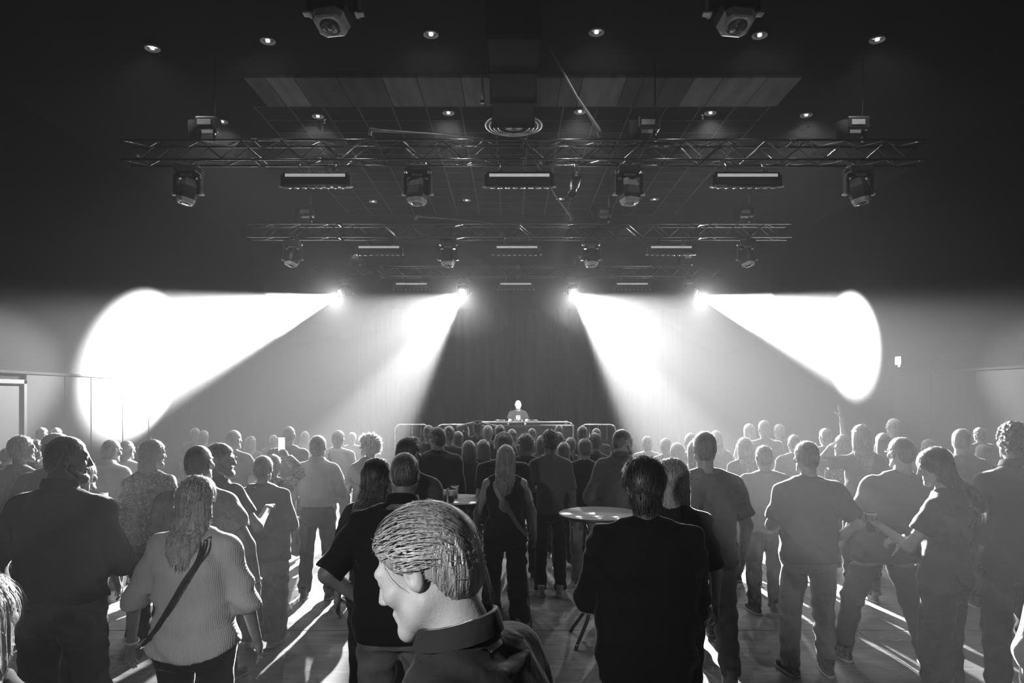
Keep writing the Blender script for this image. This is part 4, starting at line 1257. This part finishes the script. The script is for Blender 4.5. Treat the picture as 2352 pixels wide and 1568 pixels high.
def ex_strap(side, v=0.05, w=0.018, n=1, bag=None, gap=0.035, e=0.020):
    """cross-body strap from the shoulder on `side` over the back and chest to the opposite hip"""
    def f(I):
        H, up = I['H'], I['up']
        P = np.array(sorted(I['prof'](I['e'] + e, 0.98, 0.47)))
        for k in range(n):
            off = (k - (n - 1) / 2) * gap
            pts = []
            N = 44
            for q in range(N):
                back = q < N // 2
                f_ = (q / (N // 2)) if back else 1 - (q - N // 2) / (N // 2)      # 0 at the shoulder, 1 at the hip
                zz = (0.828 - 0.318 * f_) * H
                A = np.interp(zz, P[:, 0], P[:, 1]); B = np.interp(zz, P[:, 0], P[:, 2]); CX = np.interp(zz, P[:, 0], P[:, 3]); CY = np.interp(zz, P[:, 0], P[:, 4])
                rx = 0.70 - 1.66 * f_                                            # across the body, -1..1
                yy = B * max(0.0, 1 - min(1.0, abs(rx)) ** 2.4) ** (1 / 2.4)
                pts.append((CX + side * rx * A + off * 0.75, CY + (-yy if back else yy), zz + off * 0.6))
            pts.append(pts[0])
            m = MB()
            vs, fs = [], []
            for q, p in enumerate(pts):
                c = np.array((P[:, 3].mean(), P[:, 4].mean(), p[2]))
                nrm = np.array(p) - c; nrm /= np.linalg.norm(nrm) + 1e-6
                tg = np.array(pts[(q + 1) % N]) - np.array(pts[q - 1 if q else N - 1]); tg /= np.linalg.norm(tg) + 1e-6
                sd = np.cross(nrm, tg)
                for (a_, b_) in ((-1, 0), (1, 0), (1, 1), (-1, 1)):
                    vs.append(tuple(np.array(p) + sd * a_ * w / 2 + nrm * b_ * 0.004))
            for q in range(N):
                for j in range(4):
                    fs.append((q * 4 + j, q * 4 + (j + 1) % 4, (q + 1) * 4 + (j + 1) % 4, (q + 1) * 4 + j))
            m.add(vs, fs, False)
            m.build('bag_strap', mat('strap_%03d' % int(v * 1000), v, 0.6), I['t'])
        if bag:
            zz = 0.50 * H
            A = np.interp(zz, P[:, 0], P[:, 1])
            MB().box((-side * (A + 0.03), 0.02, zz), (0.08, 0.22, 0.16), 0.02).build('bag', mat('bag_leather', 0.03, 0.5), I['t'])
    return f
def ex_bracelet(s, v=0.8, r=0.034, name='bracelet', thick=0.006):
    def f(I):
        S_, E_, W_, hd = I['limbs'][s]
        z_ = Vector(E_ - W_).normalized(); x_ = z_.orthogonal().normalized(); y_ = z_.cross(x_)
        c = Vector(W_) + z_ * 0.015
        MB().tube([c + (x_ * math.cos(a) + y_ * math.sin(a)) * r for a in [2 * math.pi * q / 18 for q in range(19)]], thick, 6, cap=False).build(name, mat('band_%03d' % int(v * 1000), v, 0.35), I['t'])
    return f
def ex_hairclip(I):
    MB().box((0, -0.118, 0.050), (0.03, 0.016, 0.016), 0.004, mtx=I['HM']).build('hair_clip', mat('pale_clip', 0.8, 0.3), I['t'])
def ex_patch(I):
    H = I['H']
    P = np.array(sorted(I['prof'](0.012, 0, 0.455, 0.64)))
    zz = 0.515 * H
    B = np.interp(zz, P[:, 0], P[:, 2]); CY = np.interp(zz, P[:, 0], P[:, 4])
    MB().box((0.03, CY - B - 0.004, zz), (0.085, 0.006, 0.035), 0.002).build('belt_patch', mat('dark_patch', 0.02, 0.7), I['t'])
# ================================================================ TABLES AND CUPS
def high_table(px, ytab, label):
    zt = 1.10
    d = (CAMZ - zt) * FPX / (ytab - HORIZ)
    x_ = (px - 1176) * d / FPX
    t = thing('high_table', label, 'table', (x_, d, 0), group='round high tables in the crowd')
    MB().lathe([(0.0, 1.070), (0.33, 1.072), (0.352, 1.080), (0.356, 1.092), (0.350, 1.102), (0.0, 1.104)], 48, capb=False, capt=False).build('table_top', mat('white_table_laminate', 0.8, 0.14, var=0.05, spec=1.0), t)
    MB().lathe([(0.357, 1.074), (0.362, 1.078), (0.362, 1.094), (0.357, 1.098)], 48, capb=False, capt=False).build('edge_band', M_BLACKMETAL, t)
    for k in range(4):
        a = math.pi / 4 + k * math.pi / 2
        c, s_ = math.cos(a), math.sin(a)
        MB().tube([(0.20 * c, 0.20 * s_, 1.07), (0.10 * c, 0.10 * s_, 0.85), (0.055 * c, 0.055 * s_, 0.66), (0.075 * c, 0.075 * s_, 0.45), (0.18 * c, 0.18 * s_, 0.20), (0.30 * c, 0.30 * s_, 0.045), (0.33 * c, 0.33 * s_, 0.0)], 0.015).build('leg', M_ALU, t)
    MB().lathe([(0.07, 0.64), (0.075, 0.65), (0.075, 0.67), (0.07, 0.68)], 20).build('leg_hub', M_BLACKMETAL, t)
    return x_, d
T1 = high_table(1378, 1178, 'white round high table left of the man in black')
T2 = high_table(1048, 1146, 'white round high table with plastic cups beside the long-haired woman')
T3 = high_table(532, 1137, 'white round high table behind the man in the pale T-shirt')
def cup_mat(name, v):
    m = bpy.data.materials.new(name)
    m.use_nodes = True
    nt = m.node_tree
    nt.nodes.remove(nt.nodes['Principled BSDF'])
    nz = nt.nodes.new('ShaderNodeTexNoise'); nz.inputs['Scale'].default_value = 30
    mr = nt.nodes.new('ShaderNodeMapRange'); mr.inputs[3].default_value = v * 0.85; mr.inputs[4].default_value = v
    nt.links.new(nz.outputs[0], mr.inputs[0])
    tr = nt.nodes.new('ShaderNodeBsdfTranslucent'); nt.links.new(mr.outputs[0], tr.inputs['Color'])
    gl = nt.nodes.new('ShaderNodeBsdfGlossy'); gl.inputs['Roughness'].default_value = 0.12
    fr = nt.nodes.new('ShaderNodeFresnel'); fr.inputs[0].default_value = 1.5
    mx = nt.nodes.new('ShaderNodeMixShader')
    nt.links.new(fr.outputs[0], mx.inputs[0]); nt.links.new(tr.outputs[0], mx.inputs[1]); nt.links.new(gl.outputs[0], mx.inputs[2])
    nt.links.new(mx.outputs[0], nt.nodes['Material Output'].inputs['Surface'])
    return m
M_CUP = cup_mat('clear_plastic_cup', 0.9)
def make_cup(loc, label, rot=None, full=0.3):
    t = thing('plastic_cup', label, 'cup', loc, group='clear plastic cups')
    if rot: t.rotation_euler = rot
    MB().lathe([(0.026, 0.0), (0.027, 0.004), (0.038, 0.122), (0.040, 0.126), (0.038, 0.128), (0.0365, 0.122), (0.0255, 0.006), (0.0, 0.005)], 28, capb=True, capt=False).build('cup_wall', M_CUP, t)
    MB().lathe([(0.0385, 0.119), (0.041, 0.122), (0.041, 0.128), (0.0385, 0.130)], 28, capb=False, capt=False).build('rim', mat('cup_rim', 0.8, 0.2), t)
    MB().lathe([(0.0250, 0.007), (0.0250 + 0.0105 * full, 0.007 + 0.11 * full), (0.0, 0.007 + 0.11 * full)], 24, capt=False).build('drink', mat('beer', 0.35, 0.1), t)
    return t
for (dx, dy, lb, fu) in ((-0.17, -0.16, 'half-full clear plastic cup at the left on the white table', 0.5), (-0.10, -0.20, 'clear plastic cup second from left on the white table', 0.3),
                     (-0.03, -0.22, 'nearest clear plastic cup on the white table', 0.5), (-0.015, 0.02, 'clear plastic cup at the back on the white table', 0.2)):
    make_cup((T2[0] + dx, T2[1] + dy, 1.105), lb, full=fu)

def in_hand(I, s, maker, off=(0, 0, -0.05)):
    bpy.context.view_layer.update()
    loc = I['t'].matrix_world @ (I['hands'][s][0] + Vector(off))
    return maker(loc)

# ================================================================ PEOPLE
# arms: (image-left arm, image-right arm) for somebody seen from behind. yaw, head yaw: + turns right, head pitch: + looks down
# ---- very near the camera
fg = person(1140, 1180, 1.40, 'man with swept-back grey hair and dark jacket nearest the camera, looking down left', H=1.87, yaw=-72, head=(-4, 26, 4), bw=1.08, lean=0.10,
            arms=('down', 'down'), top='jacket', tv=0.03, lv=0.03, hair='swept', hv=0.32, skin=0.5, collar=True)
person(-70, 1335, 1.75, 'person with bright blond hair cut off by the left edge, closest on the left', sex='f', yaw=0, hair='long', hv=0.75, hlen=0.42, top='tee', tv=0.04, lv=0.03, head=(-8, 0, 0))
person(2450, 1178, 3.0, 'person in a grey top cut off at the right edge of the picture', sex='f', yaw=-20, hair='bob', hlen=0.2, hv=0.05, top='shirt', sleeve=1.2, tv=0.30, lv=0.02, arms=('akimbo', 'down'))
# ---- left side
manA = person(140, 1005, 3.72, 'bald man in a dark shirt and grey trousers on the left, face turned right', head=(58, 6, 0), bw=1.14, belly=0.02, top='rolled', sleeve=1.55, tv=0.022, lv=0.09, lkind='denim', legs='straight',
              arms=('out', 'front'), hair='buzz', hv=0.06, skin=0.16, collar=True, stance=0.15, hem=0.545, extras=(ex_patch, ex_beard(0.03)))
in_hand(manA, 1, lambda p: make_cup(p, 'plastic cup in the hand of the bald man', full=0.5))
person(447, 1098, 3.5, 'blonde woman in a ribbed pale blouse with a striped shoulder strap, seen from behind', sex='f', head=(6, -2, 0), bw=1.16, top='rolled', sleeve=1.15, tv=0.78, tkind='ribbed', hem=0.492, lowcut=0.05,
       lv=0.012, legs='skinny', arms=('out', 'slight'), hair='halfup', hlen=0.36, hv=0.48, extras=(ex_strap(1, 0.04, 0.010, 3, gap=0.022), ex_bracelet(-1, 0.85), ex_hairclip))
person(452, 1025, 4.5, 'man in a pale T-shirt with cropped dark hair behind the blonde woman', head=(10, 0, 0), bw=1.10, tv=0.42, lv=0.03, arms=('down', 'out'), hair='buzz', hv=0.03, extras=(ex_bracelet(1, 0.7),))
person(496, 1022, 5.2, 'man with glasses and a beard in profile behind the pale T-shirt', head=(62, 4, 0), yaw=25, tv=0.05, lv=0.03, hair='short', hv=0.05, arms=('down', 'drink'), extras=(ex_glasses, ex_beard(0.05)))
person(345, 1014, 5.95, 'dark-haired woman in a sparkling patterned blouse and black flared trousers', sex='f', head=(42, 4, 0), top='shirt', tv=0.55, tkind='sparkle', hem=0.50, lv=0.010, legs='flare', arms=('slight', 'front'),
       hair='bob', hlen=0.20, hv=0.02, hang=1.05)
person(243, 1011, 7.2, 'man in a white polo shirt and white sneakers beside the bald man', head=(30, 12, 0), top='polo', tv=0.62, lv=0.20, lkind='denim', shoe=0.7, hair='buzz', hv=0.25, arms=('front', 'down'), bw=1.05, lean=0.06)
person(287, 1012, 7.95, 'bald man in a white T-shirt and white sneakers left of the sparkling blouse', head=(10, 4, 0), tv=0.66, lv=0.16, lkind='denim', shoe=0.75, hair='fringe', hv=0.3, arms=('out', 'down'), bw=1.1)
person(182, 1060, 4.85, 'person in a dark top half hidden behind the bald man', sex='f', head=(20, 0, 0), tv=0.015, lv=0.02, hair='bob', hlen=0.18, hv=0.02, arms=('front', 'down'))
person(42, 1003, 6.0, 'person in a grey T-shirt with a shoulder strap at the left edge', sex='f', head=(35, 0, 0), yaw=10, tv=0.20, lv=0.03, hair='ponytail', hv=0.25, arms=('down', 'front'), extras=(ex_strap(1, 0.03, 0.02, 1),))
person(84, 1013, 7.2, 'long-haired bearded person facing the camera on the far left', head=(10, 0, 0), yaw=150, tv=0.10, lv=0.03, hair='long', hlen=0.26, hv=0.04, skin=0.5, extras=(ex_beard(0.06),))
person(122, 999, 5.4, 'man in a white cap and grey T-shirt behind the bald man', head=(25, 4, 0), tv=0.17, lv=0.04, bw=1.1, hair='buzz', hv=0.05, arms=('out', 'drink'), extras=(ex_cap(0.85),))
person(94, 984, 12.0, 'dark distant figure by the left wall, left of two', head=(0, 0, 0), tv=0.03, lv=0.02, hair='curly', hv=0.02)
person(128, 984, 12.4, 'dark distant figure by the left wall, right of two', sex='f', tv=0.03, lv=0.02, hair='bob', hlen=0.2, hv=0.02)
person(14, 1030, 9.0, 'dim figure standing at the door on the far left', tv=0.06, lv=0.02, hair='short', hv=0.03)
# ---- centre left
person(602, 1050, 5.9, 'person in a wide grey sweater and pale wide trousers with cropped hair', sex='f', bw=1.34, belly=0.015, head=(4, 2, 0), top='shirt', sleeve=1.7, tv=0.085, hem=0.455, hang=1.15, legs='wide', lv=0.24, shoe=0.55, hair='short', hv=0.12,
       arms=('down', 'front'))
phone_p = person(626, 1046, 6.75, 'person in a crackle-print shirt raising a phone', sex='f', head=(0, -6, 0), top='shirt', tv=0.62, tkind='crackle', lv=0.02, legs='skinny', shoe=0.6, hair='ponytail', hv=0.30, arms=('down', 'phone'), skin=0.42, hem=0.48)
def make_phone(p):
    t = thing('mobile_phone', 'mobile phone with bright screen held up above the crowd', 'phone', (p.x - 0.005, p.y, p.z + 0.045), 0.08)
    MB().box((0, 0, 0), (0.072, 0.009, 0.150), 0.004).build('phone_case', M_CASE, t)
    MB().box((0, -0.006, 0.0), (0.066, 0.003, 0.140), 0.001).build('screen', mat('lit_phone_screen', 0.8, 0.3, emit=1.2), t)
    return t
in_hand(phone_p, 1, make_phone, (0.0, 0.0, 0.03))
person(729, 1003, 7.3, 'man in a white shirt with rolled sleeves and dark trousers', head=(10, 0, 0), top='rolled', sleeve=1.1, tv=0.72, lv=0.045, hem=0.575, arms=('slight', 'front'), hair='short', hv=0.14, shoe=0.03, collar=True, legs='straight', stance=0.13)
person(776, 990, 9.6, 'person in a white shirt with a shoulder bag right of the white-shirted man', head=(20, 0, 0), top='shirt', tv=0.6, lv=0.03, hair='short', hv=0.25, arms=('front', 'down'), extras=(ex_strap(-1, 0.05, 0.03, 1),))
person(850, 1004, 7.9, 'person with bright frizzy hair and grey T-shirt facing left', sex='f', head=(-50, 0, 0), yaw=-35, bw=1.3, tv=0.16, lv=0.03, hair='frizz', hv=0.62, arms=('front', 'front'), skin=0.4)
person(662, 980, 9.0, 'broad dark figure behind the raised phone', bw=1.2, tv=0.04, lv=0.02, hair='buzz', hv=0.04, head=(-6, 0, 0))
person(535, 990, 8.5, 'dark man with a flat haircut left of the raised phone', tv=0.05, lv=0.02, hair='short', hv=0.05, head=(20, 0, 0), arms=('down', 'drink'))
person(628, 1000, 12.5, 'faint figure far behind the phone', tv=0.08, lv=0.02, hair='short', hv=0.1)
person(808, 994, 12.5, 'faint figure far behind the frizzy-haired person', tv=0.15, lv=0.02, hair='short', hv=0.2)
person(447, 984, 12.0, 'faint figure under the edge of the left beam', tv=0.05, lv=0.02, hair='short', hv=0.03)
person(466, 990, 11.4, 'faint long-haired figure under the edge of the left beam', sex='f', tv=0.05, lv=0.02, hair='long', hlen=0.3, hv=0.05)
person(700, 992, 13.0, 'faint figure between the raised phone and the white shirt', sex='f', tv=0.1, lv=0.02, hair='bob', hlen=0.2, hv=0.1)
person(575, 1003, 11.0, 'faint figure between the flat haircut and the phone', sex='f', tv=0.06, lv=0.02, hair='long', hlen=0.28, hv=0.05)
manT = person(918, 1045, 3.65, 'broad man in a black T-shirt leaning forward with bent arms', H=1.80, lean=0.14, bw=1.26, belly=0.02, head=(4, 14, 0), tv=0.010, lv=0.14, lkind='denim', hem=0.47, arms=('akimbo', 'front'), hair='buzz', hv=0.03, skin=0.20, sleeve=0.95, stance=0.14, collar=True, extras=(ex_bracelet(-1, 0.25, 0.036, 'wristwatch', 0.009),))
person(864, 1058, 4.4, 'dark long-haired woman left of the broad man', sex='f', head=(20, 4, 0), tv=0.02, lv=0.02, hair='long', hlen=0.34, hv=0.012, arms=('down', 'front'))
person(937, 1009, 5.3, 'man with dark wavy hair in a grey shirt behind the broad man', head=(30, 4, 0), top='shirt', tv=0.10, lv=0.03, hair='quiff', hv=0.02, collar=True)
person(1003, 985, 7.6, 'man in a black jacket looking left behind the cups', head=(-40, 6, 0), bw=1.2, top='jacket', tv=0.012, lv=0.02, hair='quiff', hv=0.03, arms=('drink', 'down'), lean=0.05)
person(1076, 1014, 8.3, 'dark-haired woman between the black jacket and the long-haired woman', sex='f', tv=0.03, lv=0.02, hair='bob', hlen=0.22, hv=0.03, head=(-10, 0, 0))
# ---- centre
person(1160, 1025, 6.35, 'woman with very long fair hair in a sleeveless black top with a pale shoulder strap', sex='f', bw=1.16, head=(-4, -4, 3), top='tank', tv=0.010, lv=0.010, legs='flare', shoe=0.5, hair='long', hlen=0.52, hv=0.26,
       arms=('slight', 'slight'), skin=0.34, stance=0.13, hem=0.47, extras=(ex_strap(-1, 0.30, 0.045, 1),))
person(1157, 998, 7.0, 'person with painted pale rim light on the hair in front of the long-haired woman', bw=1.2, head=(0, 0, 0), tv=0.015, lv=0.02, hair='short', hv=0.10, extras=(ex_hair_rim,))
person(1207, 1000, 8.1, 'curly-haired man in a black T-shirt looking left', head=(-38, 4, 0), tv=0.012, lv=0.02, hair='curly', hv=0.14)
person(1264, 990, 7.4, 'slim man in a grey T-shirt and dark trousers left of the white table', head=(6, 0, 0), bw=0.74, tv=0.13, lv=0.015, hair='curly', hv=0.02, shoe=0.55, arms=('front', 'down'), hem=0.50, sleeve=0.9, skin=0.14)
person(1343, 1009, 7.9, 'man in a black T-shirt and pale jeans behind the white table', head=(-12, 0, 0), tv=0.012, lv=0.26, lkind='denim', hair='short', hv=0.08, shoe=0.12, arms=('drink', 'drink'), step=0.07)
person(1428, 988, 6.75, 'man in a grey collared jacket with cropped hair, face turned right', head=(52, 6, 0), yaw=12, top='jacket', tv=0.10, lv=0.03, hair='buzz', hv=0.04, collar=True, arms=('pocket', 'front'), hem=0.50, extras=(ex_beard(0.06),))
person(1366, 997, 8.9, 'person with windblown hair right of the black T-shirt', sex='f', head=(-25, 0, 0), tv=0.03, lv=0.02, hair='curly', hv=0.08)
person(1338, 980, 10.0, 'dark-haired man in front of the right barrier', tv=0.02, lv=0.02, hair='short', hv=0.02)
person(1296, 1018, 8.6, 'short dark-haired person between the grey and black T-shirts', sex='f', tv=0.03, lv=0.02, hair='bob', hlen=0.2, hv=0.04, head=(20, 0, 0))
person(1311, 1006, 9.6, 'dim person right of the grey T-shirt', tv=0.06, lv=0.02, hair='short', hv=0.05)
person(1281, 994, 9.2, 'dim person half hidden behind the man in the grey T-shirt', sex='f', tv=0.03, lv=0.02, hair='long', hlen=0.3, hv=0.03)
person(1222, 984, 12.0, 'dim person in front of the DJ table, below the DJ', tv=0.03, lv=0.02, hair='buzz', hv=0.03)
person(1284, 977, 12.6, 'dim person in front of the right corner of the DJ table', tv=0.03, lv=0.02, hair='short', hv=0.03)
person(1148, 977, 10.2, 'dark round-headed person in front of the decks', tv=0.015, lv=0.02, hair='short', hv=0.02)
person(1120, 978, 10.7, 'grey-haired person left of the dark round head', tv=0.04, lv=0.02, hair='short', hv=0.22)
person(1097, 968, 11.5, 'person with hands clasped over the head before the DJ table', tv=0.02, lv=0.02, hair='short', hv=0.03, arms=('head', 'head'), skin=0.2)
person(1031, 980, 9.3, 'person with a pale hair clip in front of the left barrier', sex='f', tv=0.03, lv=0.02, hair='bun', hv=0.06, extras=(ex_hairclip,))
person(984, 978, 10.2, 'person at the edge of the left inner beam before the barrier', tv=0.03, lv=0.02, hair='short', hv=0.05)
person(1052, 992, 9.9, 'dim person with a bent arm left of the clasped hands', tv=0.05, lv=0.02, hair='short', hv=0.03, arms=('down', 'chin'), skin=0.12)
person(1176, 987, 11.6, 'dim person half hidden behind the round-headed person', sex='f', tv=0.03, lv=0.02, hair='long', hlen=0.25, hv=0.03)
person(1245, 1002, 10.0, 'dim person between the curly-haired man and the slim man', sex='f', tv=0.04, lv=0.02, hair='bob', hlen=0.18, hv=0.03)
person(1370, 985, 11.5, 'dim person far behind the windblown hair', tv=0.04, lv=0.02, hair='short', hv=0.04)
person(1110, 1012, 8.6, 'dim person left of the painted hair rim light', sex='f', tv=0.02, lv=0.02, hair='bob', hlen=0.2, hv=0.02)
# ---- right side
person(1484, 1062, 3.25, 'large man in black with thick dark hair, right of the white table', bw=1.16, head=(4, 6, 0), top='shirt', sleeve=1.5, tv=0.006, lv=0.008, hair='thick', hv=0.02, skin=0.14, arms=('front', 'front'), hem=0.44, hang=1.04)
person(1543, 1060, 4.05, 'woman with a fair bob in a black top beside the large man in black', sex='f', head=(-30, 2, 0), tv=0.008, lv=0.02, hair='bob', hlen=0.19, hv=0.30, sleeve=0.9, arms=('front', 'slight'), bw=1.1)
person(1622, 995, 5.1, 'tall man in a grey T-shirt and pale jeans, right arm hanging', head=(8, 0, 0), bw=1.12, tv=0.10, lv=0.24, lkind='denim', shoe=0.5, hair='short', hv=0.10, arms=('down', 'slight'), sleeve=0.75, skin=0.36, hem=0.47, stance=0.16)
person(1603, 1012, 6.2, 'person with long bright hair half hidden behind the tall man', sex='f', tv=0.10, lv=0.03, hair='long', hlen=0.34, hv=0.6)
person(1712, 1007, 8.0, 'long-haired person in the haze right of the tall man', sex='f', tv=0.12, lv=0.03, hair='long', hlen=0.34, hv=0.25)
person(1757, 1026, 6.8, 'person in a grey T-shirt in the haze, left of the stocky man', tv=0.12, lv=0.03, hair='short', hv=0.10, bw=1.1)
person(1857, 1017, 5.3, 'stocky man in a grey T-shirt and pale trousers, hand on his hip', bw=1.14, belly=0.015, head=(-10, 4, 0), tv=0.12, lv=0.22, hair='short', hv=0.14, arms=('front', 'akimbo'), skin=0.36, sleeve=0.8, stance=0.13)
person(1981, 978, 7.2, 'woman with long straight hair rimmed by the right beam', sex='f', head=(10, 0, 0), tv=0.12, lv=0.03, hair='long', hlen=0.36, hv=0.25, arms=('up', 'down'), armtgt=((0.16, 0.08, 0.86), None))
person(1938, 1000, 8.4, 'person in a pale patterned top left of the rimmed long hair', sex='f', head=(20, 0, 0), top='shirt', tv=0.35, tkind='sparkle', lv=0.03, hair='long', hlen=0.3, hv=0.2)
person(2032, 1004, 5.5, 'big man in a long grey T-shirt striding with legs apart', roll=0.20, bw=1.26, belly=0.02, head=(-14, 4, 0), tv=0.09, lv=0.05, hair='short', hv=0.05, hem=0.42, hang=1.06, arms=('slight', 'front'), sleeve=0.85, stance=0.26, step=-0.06, skin=0.34, extras=(ex_glasses,))
womanC = person(2172, 1033, 4.55, 'woman with long dark hair looking down to the left, holding a cup', sex='f', yaw=-40, head=(-26, 18, 0), bw=1.12, tv=0.05, lv=0.03, hair='long', hlen=0.38, hv=0.025, arms=('drink', 'front'), skin=0.38, legs='loose', extras=(ex_bracelet(1, 0.8, 0.034, 'wristwatch', 0.010),))
in_hand(womanC, -1, lambda p: make_cup(p, 'plastic cup held by the woman with long dark hair', full=0.6))
person(2214, 988, 7.0, 'fair-haired man in the haze at the right, face turned right', head=(45, 6, 0), tv=0.15, lv=0.03, hair='short', hv=0.35, skin=0.5, arms=('down', 'drink'))
person(2336, 975, 4.7, 'tall man in a dark shirt with curly top at the right edge', head=(8, 0, 0), bw=1.12, tv=0.03, lv=0.03, hair='curly', hv=0.02, top='shirt', sleeve=1.2, arms=('down', 'front'), skin=0.28, shoe=0.3, collar=True)
person(2056, 960, 9.0, 'tall bald person rimmed by light below the lit sign', head=(-10, 0, 0), tv=0.12, lv=0.03, hair='fringe', hv=0.3, skin=0.45)
person(2031, 997, 8.2, 'dark-haired person right of the rimmed long hair', sex='f', tv=0.06, lv=0.03, hair='bob', hlen=0.2, hv=0.05)
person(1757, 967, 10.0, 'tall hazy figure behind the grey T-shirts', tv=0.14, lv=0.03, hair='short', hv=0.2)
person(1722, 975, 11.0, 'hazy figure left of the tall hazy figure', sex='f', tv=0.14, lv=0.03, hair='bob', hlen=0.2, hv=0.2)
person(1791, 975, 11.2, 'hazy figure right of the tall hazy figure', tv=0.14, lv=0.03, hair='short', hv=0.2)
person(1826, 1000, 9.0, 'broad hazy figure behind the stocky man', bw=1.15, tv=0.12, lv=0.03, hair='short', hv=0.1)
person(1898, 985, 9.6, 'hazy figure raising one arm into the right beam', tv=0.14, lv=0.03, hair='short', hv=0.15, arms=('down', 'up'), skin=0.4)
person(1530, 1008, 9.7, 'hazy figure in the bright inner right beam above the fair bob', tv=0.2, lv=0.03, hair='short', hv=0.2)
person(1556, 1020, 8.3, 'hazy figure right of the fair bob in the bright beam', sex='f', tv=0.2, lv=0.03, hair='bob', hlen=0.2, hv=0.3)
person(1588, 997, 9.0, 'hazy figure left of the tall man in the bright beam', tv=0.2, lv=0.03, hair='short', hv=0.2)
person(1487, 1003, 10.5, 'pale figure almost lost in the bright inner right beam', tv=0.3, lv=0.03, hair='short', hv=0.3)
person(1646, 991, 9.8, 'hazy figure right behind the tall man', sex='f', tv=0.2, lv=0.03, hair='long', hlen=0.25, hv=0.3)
person(2252, 984, 11.5, 'dim dark-haired figure far right in the haze', tv=0.06, lv=0.03, hair='curly', hv=0.03)
person(2262, 1022, 8.0, 'person in a grey top between the fair-haired man and the tall man', sex='f', tv=0.14, lv=0.04, hair='ponytail', hv=0.15)
person(2135, 1010, 8.6, 'dim figure behind the big striding man', tv=0.10, lv=0.03, hair='short', hv=0.08)
# ---- the DJ on the stage
def dj_print(I):
    z_ = 0.745 * I['H']
    P = np.array(sorted(I['prof'](I['e'], 0.98, 0.47)))
    B = np.interp(z_, P[:, 0], P[:, 2]); CY = np.interp(z_, P[:, 0], P[:, 4])
    m = MB()
    for (x_, w_, zz, hh) in ((0, 0.10, 0.042, 0.014), (0, 0.10, -0.042, 0.014), (-0.036, 0.028, 0.0, 0.05), (0.036, 0.028, 0.0, 0.05), (0, 0.02, 0.0, 0.05)):
        m.box((x_, CY + B + 0.010, z_ + zz), (w_, 0.012, hh), 0.002)
    m.build('shirt_print', mat('white_print', 0.8, 0.6), I['t'])
person(1190, 919, DJY + 0.12, 'bald DJ in a dark T-shirt with a white square print behind the decks', zoff=0.40, yaw=180, head=(0, -4, 0), bw=0.9, tv=0.05, lv=0.02, hair='none', skin=0.7, arms=('mix', 'mix'), extras=(dj_print,), group='performer')
